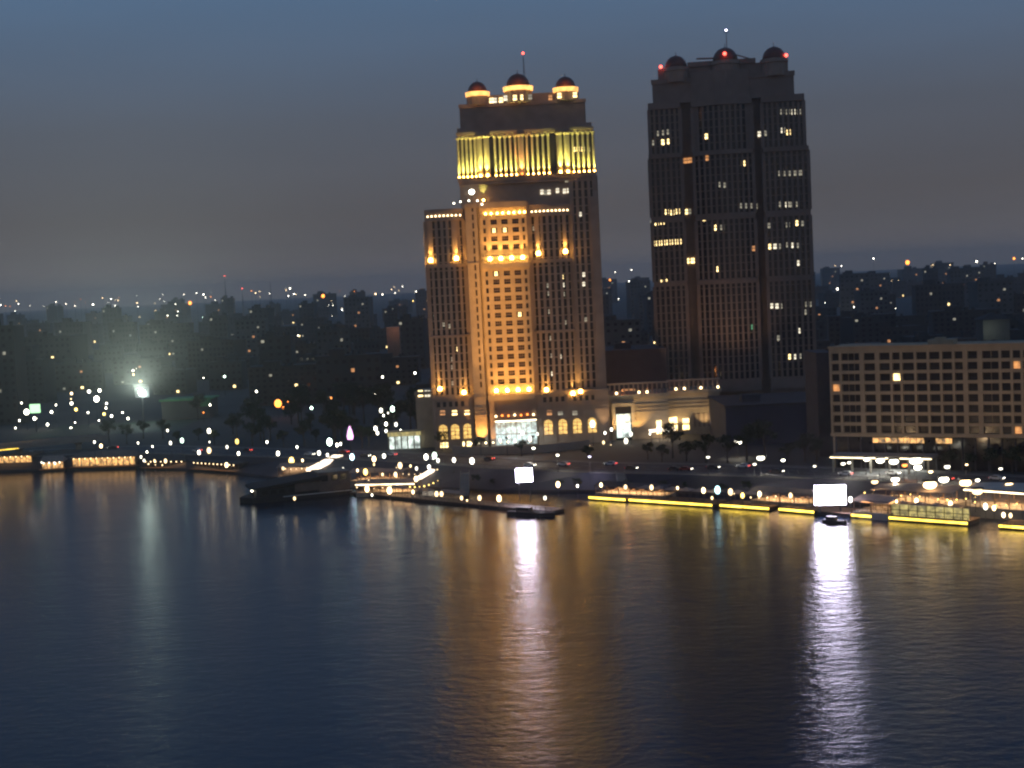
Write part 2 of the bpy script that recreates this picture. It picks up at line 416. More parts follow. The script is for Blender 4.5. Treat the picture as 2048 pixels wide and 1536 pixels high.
# golden centre: pilaster and window panel
c = mb('limestone')
c.box(-15.3, -10.6, 573.4, 580.2, GZ-.5, 102.3); c.box(-15.6, -10.3, 573.0, 573.4, 101.3, 103.0)
for z in (19.2, 20.6, 22.0, 26.2, 79.4): c.box(-15.5, -10.4, 573.2, 573.4, z, z+.5)
c.build('pilaster', T)
c = mb('glass_brown')
for i in range(22): c.box(-12.6, -11.9, 573.36, 573.395, 30.6+3.3*i, 32.8+3.3*i)
c.build('window_column', T, kind='stuff')
ROWS = [32.3 + 3.3*i for i in range(14)] + [85.6 + 3.3*i for i in range(4)]
cols = [(-7.9, 1.0), (-4.2, 2.5), (0.1, 2.5), (4.4, 2.5), (7.55, 1.0)]
c = mb('limestone')
edges = [-9.6]
for x, w in cols: edges += [x-w/2, x+w/2]
edges += [8.9]
for i in range(0, len(edges), 2):
    c.box(edges[i], edges[i+1], 574.5, 576.2, 25.5, 102); xm = (edges[i]+edges[i+1])/2
    if 0 < i < len(edges)-2: c.box(xm-.32, xm+.32, 574.15, 574.5, 30.5, 77.3); c.box(xm-.32, xm+.32, 574.15, 574.5, 84, 96.8)
zs = [25.5]
for z in ROWS: zs += [z-1.0, z+1.0]
zs += [102]
for i in range(0, len(zs), 2):
    for x, w in cols: c.box(x-w/2, x+w/2, 574.72, 576.0, zs[i], zs[i+1])
for za, zb, d in ((25.0, 27.2, 1.2), (77.3, 79.2, 1.3), (80.6, 82.0, .5), (100.9, 103.2, .7), (96.8, 97.3, .4)):
    c.box(-9.75, 9.0, 574.5-d, 574.5, za, zb)
c.box(-10.3, -9.6, 575.6, 576.4, 25.5, 102); c.box(-9.6, 8.9, 576.2, 580.2, GZ+12, 103)
c.build('facade_panel', T)
wide = win_mesh(2.44, 1.94, 'glass_brown', 2); narrow = mb('glass_brown')
for z in ROWS:
    for x, w in cols:
        if w > 2: obj('window', wide, T, (x, 575.2, z))
        else: narrow.box(x-w/2+.03, x+w/2-.03, 575.2, 575.3, z-.97, z+.97)
narrow.build('narrow_window', T, kind='stuff')
for i, x in enumerate((-7.2, -5.0, -2.6, -.4, 1.9, 4.0, 6.2, 8.1)): uplamp(T, x, 573.9, 98.8, 'y', .36)
for x in (-6.3, -2.0, 2.3, 6.6):
    uplamp(T, x, 572.9, 81.0, 'y', .75); uplamp(T, x, 573.0, 28.9, 'y', .75)
    light('panel_uplight', 'SPOT', (x, 572.2, 82.2), 9000, GOLD, .3, (x, 575.0, 98), 75, .8)
    light('panel_uplight', 'SPOT', (x, 572.0, 28.4), 9000, GOLD, .3, (x, 575.0, 60), 75, .8)
# wing lamps: big blobs and arched rows
def zx(px, py): p = at(px, py, YF); return p.x, p.z
for px, py in ((861,521),(913,517),(1077,507),(1131,503)):
    x, z = zx(px, py); t = (x+31.3)/15.1 if x < 0 else (x-10)/16.2; yf = 578.15-2.6*(1-(2*t-1)**2)
    T_c = mb('granite'); T_c.box(x-.75, x+.75, yf-.35, yf+.4, 80, 97); T_c.build('bay_pilaster', T)
    uplamp(T, x, yf-1.2, z, 'y', .85)
    light('wing_uplight', 'SPOT', (x, yf-1.15, z+1.25), 5200, (1,.52,.12), .2, (x, yf-.35, z+4.6), 62, .9)
for px, py in ((880,778),(928,785),(1093,780),(1146,787),(1161,783)):
    x, z = zx(px, py); uplamp(T, x, 575.1, z, 'y', .8)
    light('plinth_uplight', 'SPOT', (x, 574.7, z+1.2), 2200, (1,.55,.14), .25, (x, 576.9, z+5), 62, .9)
for x0, x1, k in ((-31.0, -16.5, 9), (10.3, 26.0, 10)):
    for i in range(k):
        t = (i+.5)/k; uplamp(T, x0+(x1-x0)*t, 578.2-2.6*(1-(2*t-1)**2)-.5, 98.9, 'a', .34)
for px, py in ((908,407),(921,404),(938,402),(955,402),(964,409)):
    x, z = zx(px, py); uplamp(T, x, 573.6, z, 'w', .3)
# belt above the wings
c = MB(); ribbed(c, -16.6, 36.4, 580.2, 102.5, 112.0, 34, rib=.5, dep=.5)
c.use('granite'); c.box(-17.6, 37.2, 578.2, 580.8, 112.0, 113.4); c.box(-17.2, 36.9, 578.8, 580.8, 110.6, 112.0)
c.build('belt_wall', T)
# column gallery
c = mb('granite'); c.box(-17.4, 37.0, 578.4, 580.9, 130.4, 131.4); c.box(-17.0, 36.8, 578.8, 580.9, 129.66, 130.4)
c.use('glass_dark'); c.box(-16.5, 36.3, 580.0, 580.19, 113.4, 129.6); c.build('entablature', T)
gcols = [(916+ (950-916)*i/4, 300) for i in range(5)] + [(990+(1031-990)*i/4, 300) for i in range(5)] + [(1054+(1097-1054)*i/4, 300) for i in range(5)] + [(1146+(1187-1146)*i/4, 300) for i in range(5)]
colm = mb('limestone').lathe(0, 0, [(.75,0),(.75,.6),(.52,.9),(.46,15.0),(.8,15.7),(.8,16.2)], 10).mesh('column')
for px, py in gcols:
    x, _ = tx(px, py, 579); obj('column', colm, T, (x, 579.3, 113.45)); uplamp(T, x, 578.3, 113.9, 'y', .28)
    light('column_uplight', 'SPOT', (x, 577.85, 114.5), 6500, LIME, .15, (x, 579.0, 119.0), 70, .9)
big = mb('limestone').lathe(0, 0, [(1.5,0),(1.5,.8),(1.2,1.1),(1.1,15.2),(1.5,15.8),(1.5,16.2)], 14).mesh('turret_column')
for px, ck in ((959,LIME),(973,LIME),(1042,(1,.45,.14)),(1119,LIME),(1134,LIME)):
    x, _ = tx(px, 300, 578); obj('turret_column', big, T, (x, 578.6, 113.45)); uplamp(T, x, 576.9, 114.0, 'y' if ck == LIME else 'o', .5)
    light('turret_uplight', 'SPOT', (x, 576.1, 114.8), 15000, ck, .2, (x, 577.5, 120), 70, .9)
x, z = tx(966, 380); light('turret_uplight', 'SPOT', (x, 577.6, 104.9), 4000, LIME, .2, (x, 579.9, 109), 40, .9); uplamp(T, x, 577.4, 104.4, 'y', .4)
# attic and crown
c = mb('granite'); c.box(-15.6, 34.3, 581, 616, 131.2, 142.2); c.box(-17.0, -11.6, 580.3, 590, 131.4, 133.2); c.box(30.5, 36.4, 580.3, 590, 131.4, 133.2)
for i in range(26): c.box(-15.6+1.96*i, -15.2+1.96*i, 580.7, 581, 132.2, 140.6)
c.box(-15.9, 34.6, 580.4, 581, 141.2, 142.6); c.box(-12.5, 32.0, 583.5, 612, 142.2, 146.0); c.build('attic', T)
dx = [(955, 188, 4.2), (1036, 177, 5.2), (1131, 179, 4.4)]
for px, py, r in dx:
    p = at(px, py, 582)
    dome(T, p.x, 582.6, p.z+.9, r, 'ring', drum=p.z+.9-142.2)
    light('dome_glow', 'POINT', (p.x, 582.6-r*1.5, p.z+1.2), 260, (1,.30,.06), .4)
ax, az = tx(1046, 108, 590)
c = mb('steel')
for i in range(3):
    t = 2*math.pi*i/3; c.bar((ax+.7*math.cos(t), 590+.7*math.sin(t), 146), (ax, 590, az), .16, .08)
for k in range(7): c.lathe(ax, 590, [(.62-.07*k, 147.5+2*k), (.62-.07*k, 147.65+2*k)], 6)
mast = c.build('antenna', T)
mb('far_r').ball(ax, 590, az+.3, .5).build('beacon', mast)
for px, py, k in ((983,207,'win_y'),(1002,204,'win_y'),(1011,202,'win_w'),(1030,199,'win_y'),(1042,198,'win_y'),(1060,199,'win_d'),(1118,199,'win_y'),(1149,199,'win_y'),(1101,200,'win_o'),(990,208,'win_w')):
    p = at(px, py, 583); lit(T, p.x, 583.3 if abs(px-1036) > 26 and px < 1110 and px > 980 else 577.6, 143.9, k, 1.5, 2.0)
for px, py, k in ((1084,384,'win_w'),(1091,385,'win_d'),(1098,384,'win_w'),(1115,381,'win_w'),(1129,382,'win_w'),(1137,381,'win_w'),(1133,360,'win_d'),(1147,299,'win_y'),(1156,298,'win_y'),(1166,298,'win_y'),(1177,299,'win_d')):
    x, z = tx(px, py, 579.7); lit(T, x, 579.72, z, k, 1.2, 1.8)
lw = [(1124,554,'win_y'),(1126,570,'win_w'),(1168,549,'win_w'),(1168,568,'win_w'),(1096,571,'win_d'),(1098,587,'win_d'),(1127,588,'win_d'),(1099,623,'win_d'),(1152,620,'win_d'),(1130,645,'win_d'),(1172,639,'win_d'),(1102,676,'win_d'),(1104,711,'win_d'),(1120,713,'win_w'),(1119,731,'win_w'),(1159,729,'win_d'),(1105,747,'win_w'),(887,649,'win_d'),(900,652,'win_d'),(916,698,'win_y'),(905,718,'win_d'),(919,731,'win_y'),(905,734,'win_d'),(906,766,'win_d'),(1161,428,'win_w'),(1068,457,'win_d'),(1119,471,'win_d')]
for px, py, k in lw:
    x, z = tx(px, py, 577); t = None
    for x0, x1 in ((-31.3,-16.2),(10.0,26.2)):
        if x0 <= x <= x1: t = (x-x0)/(x1-x0)
    lit(T, x, (578.4-2.6*(1-(2*t-1)**2) if t is not None else 578.4)+.22, z, k, 1.0, 1.7)
for x, z, k in ((-4.2,75.2,'win_y'),(4.4,58.7,'win_y'),(-4.2,91.1+1.1,'win_y'),(.1,92.2,'win_y')):
    lit(T, x, 575.1, z, k, 1.2, 1.6)
# plinth: arches, lobby, canopy
def arch_mesh(w, h):
    b = mb('arch'); pts = [(-w/2, 0), (w/2, 0)] + [(w/2*math.cos(R(a)), h - w/2 + w/2*math.sin(R(a))) for a in range(0, 181, 18)]
    m = len(pts); b.add([(x, 0, z) for x, z in pts] + [(x, .3, z) for x, z in pts], [tuple(range(m))] + [(i, m+i, m+(i+1)%m, (i+1)%m) for i in range(m)])
    b.use('granite_unlit_trim')
    for k in range(1, 4): b.box(-w/2, w/2, -.1, -.02, h*k/4-.12, h*k/4+.12)
    b.box(-.1, .1, -.12, -.03, 0, h-.2)
    return b.mesh('arched_window')
am = arch_mesh(3.3, 5.8)
for px in (887, 911, 936, 1098, 1127, 1156, 1186):
    x, z = tx(px, 876); obj('arched_window', am, T, (x, 575.82, 10.3))
for px, k in ((885,'win_o'),(909,'win_y'),(934,'win_y'),(1099,'win_o'),(1121,'win_d'),(1150,'win_d')):
    x, z = tx(px, 826); lit(T, x, 576.05, z, k, 2.0, 1.9)
for px in (885, 895, 925, 938):
    x, z = tx(px, 892); lit(T, x, 576.05, 8.0, 'win_y', 1.6, 2.0)
c = mb('lobby'); c.box(-7.4, 9.0, 575.2, 575.5, GZ+1, 16.2); c.use('granite_unlit_trim')
for i in range(9): c.box(-7.4+2.05*i-.09, -7.4+2.05*i+.09, 574.95, 575.19, GZ, 16.2)
c.box(-7.4, 9.0, 574.9, 574.94, 11.2, 11.5); c.build('lobby_glass', T)
c = mb('granite'); c.box(-9.4, -7.4, 573.8, 580.2, GZ-.5, 25.5); c.box(-7.4, 9.4, 575.6, 580.2, 16.4, 25.5)
for i in range(4): c.box(-6.4+4.4*i, -5.7+4.4*i, 575.0, 575.6, 18.8, 25.4)
c.build('portal_wall', T)
c = mb('strip_a'); c.prism([(-7.4, 573.2)] + [(-7.4+16.4*i/8, 573.1-1.5*math.sin(math.pi*i/8)) for i in range(9)] + [(9.0+.0, 573.4), (-7.4, 573.4)], 16.5, 16.9)
c.use('granite_unlit_trim'); c.prism([(-7.6, 575.2)] + [(-7.6+16.8*i/8, 573.3-1.5*math.sin(math.pi*i/8)) for i in range(9)] + [(9.2, 575.2)], 16.95, 17.6); c.build('canopy', T)
for i in range(7): uplamp(T, -7.0+2.5*i, 574.6, 18.6+.2*(i%2), 'o' if i%3 else 'a', .42)
light('lobby_light', 'AREA', (0.8, 570, 15.8), 3500, (.85,1,.97), shape=(14, 4), target=(0.8, 568, 6))
# added floodlights on made-up forecourt masts, to light the golden panel evenly
for i, x in enumerate((-13.0, -3.0, 7.0)):
    m = thing('floodlight_mast', nth(i) + ' from the left of three added floodlight masts before the golden tower', 'floodlight', (x, 548, GZ), group='added forecourt floodlight masts')
    mb('post_paint').cyl(0, 0, 0, 6.5, .14, .08).build('post', m)
    mb('post_paint').box(-.6,.6,-.35,.0,6.4,7.2).use('near_y').box(-.5,.5,.02,.08,6.5,7.1).build('lamp_head', m)
    for zt, en, cone in ((36, 9000, 46), (50, 12000, 38), (64, 24000, 31), (78, 32000, 26), (91, 45000, 22)):
        light('panel_fill', 'SPOT', (x, 548.6, GZ+7.0), en*1.6, GOLD, .3, (-3.4 + (x+3)*.25, 575, zt), cone, .75)
for x_ in (-24, 18.5): light('wing_fill', 'SPOT', (x_, 540, 8), 34000, (1,.56,.22), .4, (x_, 577, 52), 50, .9)  # added fill without a fixture, to warm the dark wings
for z_ in (45, 62, 80, 95): light('pilaster_fill', 'SPOT', (-13, 548.6, 13), 42000+700*(z_-45), GOLD, .3, (-13.0, 573.4, z_), 15, .8)  # added fill that brightens the pilaster over its height
light('pilaster_uplight', 'SPOT', (-13, 570.6, 7.0), 30000, GOLD, .3, (-12.8, 573.5, 34), 70, .8)
light('jamb_uplight', 'SPOT', (-8.4, 571.6, 7.0), 5000, GOLD, .3, (-8.4, 574, 18), 60, .8)
for x in (35.9,): light('pier_uplight', 'SPOT', (x, 573, 8), 9000, (1,.66,.32), .3, (x, 577.2, 32), 44, .8)
fl = at(943, 383, 576)
o = thing('roof_floodlight', 'dazzling white floodlight on the left wing roof of the golden tower', 'floodlight', (fl.x, 579, 102.3))
mb('steel').cyl(0, 0, 0, fl.z-102.5, .12).build('post', o)
mb('near_w').ball(0, -.2, fl.z-102.3, 1.15, .5, 1.0).use('steel').box(-1,1,.1,.5,fl.z-103.2,fl.z-101.4).build('lamp_head', o)

# ------------------------------------------------------------------ dark tower
YR = 625.0
D = thing('skyscraper', 'dark unlit twin tower with three black domes and red roof beacons', 'tower', (0,0,0))
PV = Vector((97.9, YR, 0)); D.rotation_euler = (0, 0, R(-8.2)); D.location = PV - Vector((.9, 0, 0)) - Matrix.Rotation(R(-8.2), 3, 'Z') @ PV
c = mb('granite_unlit_trim')
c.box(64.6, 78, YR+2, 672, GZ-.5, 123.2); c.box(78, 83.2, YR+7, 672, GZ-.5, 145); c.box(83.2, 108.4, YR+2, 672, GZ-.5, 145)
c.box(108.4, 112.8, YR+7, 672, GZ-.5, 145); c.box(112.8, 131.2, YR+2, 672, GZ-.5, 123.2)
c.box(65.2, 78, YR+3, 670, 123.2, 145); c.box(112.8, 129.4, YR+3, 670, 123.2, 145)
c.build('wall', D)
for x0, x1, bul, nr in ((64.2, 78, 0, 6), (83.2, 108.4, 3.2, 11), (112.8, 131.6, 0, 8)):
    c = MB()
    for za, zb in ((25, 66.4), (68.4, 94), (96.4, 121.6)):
        ribbed(c, x0, x1, YR+1.4, za, zb, nr, bulge=bul, stonek='granite_unlit_trim', rib=1.0, sp=.35)
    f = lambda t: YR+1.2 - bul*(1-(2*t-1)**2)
    c.use('granite_unlit_trim')
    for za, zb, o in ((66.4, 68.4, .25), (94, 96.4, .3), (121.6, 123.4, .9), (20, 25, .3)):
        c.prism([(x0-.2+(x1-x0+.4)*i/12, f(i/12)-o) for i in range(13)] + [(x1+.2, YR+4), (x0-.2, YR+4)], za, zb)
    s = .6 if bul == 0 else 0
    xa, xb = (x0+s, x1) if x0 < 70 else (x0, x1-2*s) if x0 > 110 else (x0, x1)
    ribbed(c, xa, xb, YR+2.4, 123.4, 142.6, nr, bulge=bul, stonek='granite_unlit_trim', rib=1.0, sp=.35)
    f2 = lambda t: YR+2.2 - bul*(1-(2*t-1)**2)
    c.use('granite_unlit_trim')
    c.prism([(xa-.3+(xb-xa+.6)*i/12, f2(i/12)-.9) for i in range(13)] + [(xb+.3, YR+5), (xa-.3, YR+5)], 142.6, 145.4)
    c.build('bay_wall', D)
for xa, xb in ((78.2, 82.8), (108.6, 112.6)):
    c = mb('granite_unlit_trim')
    for xx in (xa, (xa+xb)/2-.2, xb-.4): c.box(xx, xx+.4, YR+6.7, YR+7, GZ+19, 144)
    for i in range(28): c.box(xa, xb, YR+6.55, YR+6.69, GZ+20+4.2*i, GZ+21+4.2*i)
    c.build('recess_grille', D)
c = mb('granite_unlit_trim'); c.box(66.6, 126.8, YR+4.5, 668, 145, 155.2); c.box(66.2, 127.2, YR+4.0, YR+5.6, 153.6, 155.6)
c.prism([(83+25*i/10, YR+4.2-3*math.sin(math.pi*i/10)) for i in range(11)] + [(108, YR+6), (83, YR+6)], 145.4, 157.5)
c.box(69.2, 124.4, YR+6.2, 664, 155.2, 160.2); c.box(82, 111, YR+5.4, 660, 160.2, 162.2); c.box(72, 80, YR+5.6, 650, 160.2, 161.0); c.box(113, 121, YR+5.6, 650, 160.2, 161.0)
c.bar((86.0, YR+5, 163.4), (95, YR+6, 163.2), .4); c.bar((103, YR+5.6, 164), (110, YR+5.6, 161.5), .3)
c.build('attic', D)
for px, py, r in ((1352, 133, 5.3), (1450, 122, 6.0), (1546, 120, 5.5)):
    p = at(px, py, YR+7); dome(D, p.x, YR+7.5, p.z, r, None, drum=p.z-154)
    if px == 1450: mb('far_r').ball(p.x-.2, YR+.6, p.z+2.2, .75).build('beacon', D)
for px, py in ((1323,131),(1571,113)):
    p = at(px, py, YR+5); mb('far_r').ball(p.x, YR+5, p.z, .7).use('steel').bar((p.x, YR+5.3, p.z), (p.x+(2.5 if px<1400 else -2.5), YR+6, p.z-3), .12).build('beacon', D)
p = at(1451, 62, YR+8); c = mb('steel'); c.bar((p.x, YR+8, 163), (p.x, YR+8, p.z), .25, .12); c.bar((p.x-1.3, YR+8, p.z-.6), (p.x+1.3, YR+8, p.z-.6), .1); a = c.build('antenna', D)
mb('far_v').ball(p.x, YR+8, p.z+.3, .38).build('beacon', a)
Z3 = lambda x, y: (1260 + x*.2734, 40 + y*.2734)
Z4 = lambda x, y: (1260 + x*.2996, 440 + y*.2996)
dw = [(Z3, *t) for t in ((225,820,'win_d'),(262,815,'win_d'),(297,810,'win_d'),(190,888,'win_d'),(240,885,'win_y'),(265,885,'win_y'),(300,880,'win_y'),(575,850,'win_y'),(960,828,'win_w'),(985,829,'win_d'),(1010,830,'win_d'),(1125,810,'win_w'),(1165,825,'win_y'),(1120,675,'win_d'),(1160,676,'win_d'),(1200,677,'win_w'),(1240,677,'win_d'),(405,1020,'win_o'),(430,1018,'win_o'),(455,1015,'win_o'),(838,1052,'win_y'),(580,1010,'win_o'),(1105,1125,'win_d'),(1145,1126,'win_d'),(1180,1125,'win_d'),(1215,1124,'win_d'),(1250,1122,'win_d'),(675,1205,'win_d'),(710,1210,'win_d'),(285,1400,'win_y'),(325,1405,'win_y'),(365,1397,'win_y'),(420,1397,'win_y'),(445,1395,'win_d'),(210,1480,'win_y'),(252,1475,'win_y'),(175,1483,'win_d'),(815,1361,'win_d'),(852,1361,'win_d'),(890,1360,'win_d'),(930,1360,'win_d'),(1110,1350,'win_d'),(1155,1352,'win_w'),(1185,1352,'win_d'),(1232,1350,'win_d'),(560,1450,'win_y'),(645,1520,'win_y'),(690,1518,'win_d'),(1025,1505,'win_d'),(1160,1500,'win_d'),(1230,1487,'win_y'),(1270,1490,'win_d'))]
dw += [(Z4, *t) for t in ((165,155,'win_y'),(200,153,'win_y'),(235,150,'win_y'),(270,147,'win_y'),(307,145,'win_y'),(343,143,'win_y'),(395,272,'win_y'),(430,270,'win_y'),(215,418,'win_y'),(250,412,'win_y'),(603,327,'win_y'),(590,50,'win_y'),(627,50,'win_d'),(945,177,'win_y'),(975,176,'win_w'),(1000,176,'win_d'),(1060,166,'win_d'),(1095,169,'win_w'),(1130,170,'win_d'),(1132,287,'win_w'),(955,572,'win_w'),(985,573,'win_w'),(1010,574,'win_d'),(830,712,'win_g'),(1185,560,'win_d'),(1217,560,'win_d'),(1180,612,'win_d'),(1127,737,'win_w'),(1000,785,'win_d'),(1065,910,'win_y'),(1100,910,'win_w'),(1135,906,'win_d'),(1168,905,'win_d'),(1200,900,'win_w'),(830,190,'win_o'))]
for fn, x, y, k in dw:
    px, py = fn(x, y); p = at(px, py, YR+1.4); X = p.x; Y = YR+1.4
    if 83.2 < X < 108.4: t = (X-83.2)/25.2; Y -= 3.2*(1-(2*t-1)**2)
    if p.z > 123: Y += 1
    if 78 < X < 83.2 or 108.4 < X < 112.8: Y = YR+6.4
    lit(D, X, Y+.1, p.z, k, 1.6, 2.2)

for x in (70, 88, 99): light('tower_base_wash', 'SPOT', (x, 600, 31), 5500, (1,.62,.34), .5, (x+2, 628, 58), 70, 1)
# ------------------------------------------------------------------ podium beside the towers
Pm = thing('podium_building', 'low golden stone podium with roof pergola between the two towers', 'building', (0,0,0))
c = mb('limestone'); c.box(38.4, 62.5, 582, 612, GZ-.5, 23.5); c.box(62.5, 84.5, 590, 618, GZ-.5, 23.5)
for za, zb, o in ((23.0, 24.2, .8), (19.6, 20.2, .35), (18.2, 18.7, .3), (16.8, 17.2, .3)):
    c.box(38.4, 62.5+o, 582-o, 582, za, zb); c.box(62.5+o, 84.5+o, 590-o, 590, za, zb)
c.build('wall', Pm)
c = mb('granite')
for i in range(13):
    x = 39+1.9*i; c.box(x, x+.6, 582.4, 583, 24.2, 28.2)
for i in range(11):
    x = 64+1.95*i; c.box(x, x+.6, 590.4, 591, 24.2, 28.0)
c.box(38.4, 63, 582.2, 584.4, 28.2, 28.8); c.box(63.2, 85, 590.2, 592.4, 28.0, 28.6); c.build('pergola', Pm)
for px, py in ((1233,800),(1278,798),(1294,797),(1352,797),(1369,798),(1402,798),(1436,798)):
    p = at(px, py, 583 if px < 1320 else 590.5); uplamp(Pm, p.x, 581.6 if px < 1320 else 589.4, 24.9, 'a', .5)
c = mb('limestone'); px0 = tx(1229, 850, 581)[0]; px1 = tx(1266, 850, 581)[0]
c.box(px0-.8, px0+.5, 580.4, 582, GZ, 21); c.box(px1-.5, px1+.8, 580.4, 582, GZ, 21); c.box(px0+.5, px1-.5, 580.4, 582, 19.6, 21)
c.build('portal', Pm)
c = mb('glass_dark'); c.box(px0+.5, px1-.5, 581.5, 581.8, GZ, 19.4); c.build('portal_glass', Pm)
c = mb('portal_lit'); c.box(px0+.9, px1-.9, 581.2, 581.45, 7, 16.5); c.use('granite_unlit_trim'); c.box(px0+1.4, px1-1.2, 581.05, 581.18, 13, 13.3); c.build('fanlight', Pm)
for px, w, h, py, k in ((1343,4.8,5.6,850,'win_y'),(1318,2,5.5,852,'win_y'),(1372,2.6,4.6,850,'win_y')):
    p = at(px, py, 586); yy = 581.8 if px < 1330 else 589.8; lit(Pm, at(px, py, yy).x, yy, p.z, k, w, h, 2)
c = mb('granite_unlit_trim')
for i in range(6): c.box(73.5+1.9*i, 74.3+1.9*i, 589.7, 589.95, 9, 14.5)
c.build('slit_window', Pm, kind='stuff')
for x in (42, 50, 58): light('podium_wash', 'SPOT', (x, 577, 8.5), 6500, (1,.62,.2), .3, (x, 582, 18), 80, .8)
light('portal_light', 'SPOT', ((px0+px1)/2, 574, 7), 5000, (1,.9,.6), .3, ((px0+px1)/2, 581, 15), 60, .8)
for x in (68, 78): light('podium_wash', 'SPOT', (x, 585, 8.5), 3500, (1,.72,.36), .3, (x, 590, 17), 80, .8)
for x in (44, 54): light('pergola_glow', 'POINT', (x, 583.8, 25.4), 900, (1,.33,.08), .5)
mb('win_o').box(44.2, 49.5, 583.2, 583.4, 25.6, 26.4).build('pergola_sign', Pm)
q0, q1 = tx(1300, 870, 574)[0], tx(1352, 866, 574)[0]
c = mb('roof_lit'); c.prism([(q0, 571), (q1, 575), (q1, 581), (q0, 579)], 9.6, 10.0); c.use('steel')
for x_, y_ in ((q0+.4, 571.6), (q1-.4, 575.6), ((q0+q1)/2, 573.6)): c.cyl(x_, y_, GZ, 9.6, .15, n=8)
c.build('glowing_canopy', Pm)
K = thing('atrium_block', 'plain dark block rising between the podium pergola and the two towers', 'building', (0,0,0))
c = mb('dark_wall'); c.box(38.5, 66, 614, 650, GZ-.5, 39.5)
for i in range(8): c.box(38.5+3.5*i, 38.9+3.5*i, 613.8, 614, 26, 38.4)
c.build('wall', K); mb('dark_wall').box(38.2, 66.3, 613.6, 650.2, 39.5, 40.6).box(45, 52, 625, 632, 40.6, 43).build('roof', K)
S = thing('annex_block', 'small tan annex with two white lit windows left of the golden tower', 'building', (0,0,0))
sx0 = tx(832, 800, 590)[0]; sx1 = -32.6
c = mb('limestone'); c.box(sx0, sx1, 588, 612, GZ-.5, 28.5); c.box(sx0-.4, sx1, 587.5, 588, 27.6, 29)
for z in (21, 22.4, 23.6): c.box(sx0-.1, sx1, 587.8, 588, z, z+.4)
for i in range(3): c.box(sx0+1.2+1.6*i, sx0+1.9+1.6*i, 587.75, 588, 12, 19)
c.build('wall', S)
for px in (841, 852, 858): p = at(px, 787, 588); lit(S, p.x, 587.82, p.z, 'win_w' if px != 841 else 'win_y', 1.9 if px < 845 else .9, 2.6, 1)

# dark shed that fills the gap between podium and hotel
G = thing('dark_building', 'broad unlit navy block between the golden podium and the balcony hotel', 'building', (0,0,0))
gx0, gx1 = at(1452, 850, 545).x, at(1672, 850, 545).x
c = mb('navy_wall'); c.box(gx0, gx1, 545, 590, GZ-.5, 20.5)
for i in range(9): c.box(gx0+3+4.4*i, gx0+3.3+4.4*i, 544.85, 545, 7, 19.5)
c.build('wall', G); c = mb('dark_wall'); c.box(gx0-.4, gx1+.4, 544.5, 590.4, 20.5, 21.3); c.box(gx0+8, gx0+15, 555, 562, 21.3, 24); c.build('roof', G)

# ------------------------------------------------------------------ balcony hotel on the right
ha = at(1664, 900, 470); hb = at(2048, 900, 441)
ang = math.atan2(hb.y-ha.y, hb.x-ha.x)
Hh = thing('hotel', 'tan slab hotel with eight rows of dark recessed balconies', 'hotel', (ha.x, ha.y, 0), ang)
LEN = 96.0
c = mb('hotel_wall')
pier = [0, 3.6, 10.6, 15.6, 20.0, 23.2, 27.6, 31.6, 35.6, 39.4, 43.0, 47.4, 53.4, 56.8, 59.8, 64, 69, 73, 77, 82, 87, 91, LEN]
c.box(0, LEN, 1.6, 18, GZ-.5, 45.2)
for i, x in enumerate(pier):
    w = .75 if i in (0, 2, 3, 10, 11) else .42
    c.box(max(0, x-w), min(LEN, x+w), 0, 1.6, 17.6, 45.2)
for r in range(9):
    z = 44.6 - 3.35*r
    for i in range(len(pier)-1):
        wl = .75 if i in (0, 2, 3, 10, 11) else .42; wr = .75 if i+1 in (0, 2, 3, 10, 11) else .42
        c.box(pier[i]+wl, pier[i+1]-wr, .12, 1.6, z-1.05, z+(.6 if r == 0 else 0))
c.box(-.3, LEN, -.3, 0, 45.2, 45.9); c.box(-.3, LEN, 0, 18, 45.2, 45.6); c.box(-.2, LEN, -.25, 1.6, 16.6, 17.6)
c.build('wall', Hh)
c = mb('hotel_wall'); c.box(31, 39, 3, 9, 45.6, 47.2); c.box(33, 36, 4, 7, 47.2, 47.8); c.build('roof_plant', Hh)
HW = {}
cnt = 0
extra = mb('glass_brown')
lit_h = {(3, 0): 'win_o', (2, 4): 'win_y', (1, 13): 'win_o', (7, 13): 'win_o'}
for r in range(8):
    z0 = 44.6 - 3.35*(r+1); z1 = 44.6 - 3.35*r - 1.05
    for i in range(len(pier)-1):
        wl = .75 if i in (0, 2, 3, 10, 11) else .42; wr = .75 if i+1 in (0, 2, 3, 10, 11) else .42
        x0, x1 = pier[i]+wl, pier[i+1]-wr
        if i <= 13 and cnt < 120:
            k = lit_h.get((r, i), 'glass_brown'); key = (round(x1-x0, 2), k)
            if key not in HW:
                w = x1-x0; d = mb(k); d.box(0, w, 1.35, 1.5, 0, z1-z0); d.use('hotel_wall')
                nn_ = max(1, int(w/1.8))
                for q in range(1, nn_): d.box(w*q/nn_-.08, w*q/nn_+.08, 1.15, 1.34, 0, z1-z0)
                d.use('post_paint'); d.box(0, w, .3, .36, .75, .82)
                HW[key] = d.mesh('balcony_window')
            obj('balcony_window', HW[key], Hh, (x0, 0, z0)); cnt += 1
        else: extra.box(x0, x1, 1.35, 1.5, z0, z1)
extra.build('balcony_glazing', Hh, kind='stuff')
c = mb('glass_dark'); c.box(1, LEN-1, 1.2, 1.58, GZ, 16.4); c.use('dark_wall')
for i in range(24): c.box(1+4*i, 1.5+4*i, .6, 1.2, GZ, 16.4)
c.build('ground_floor_glass', Hh)
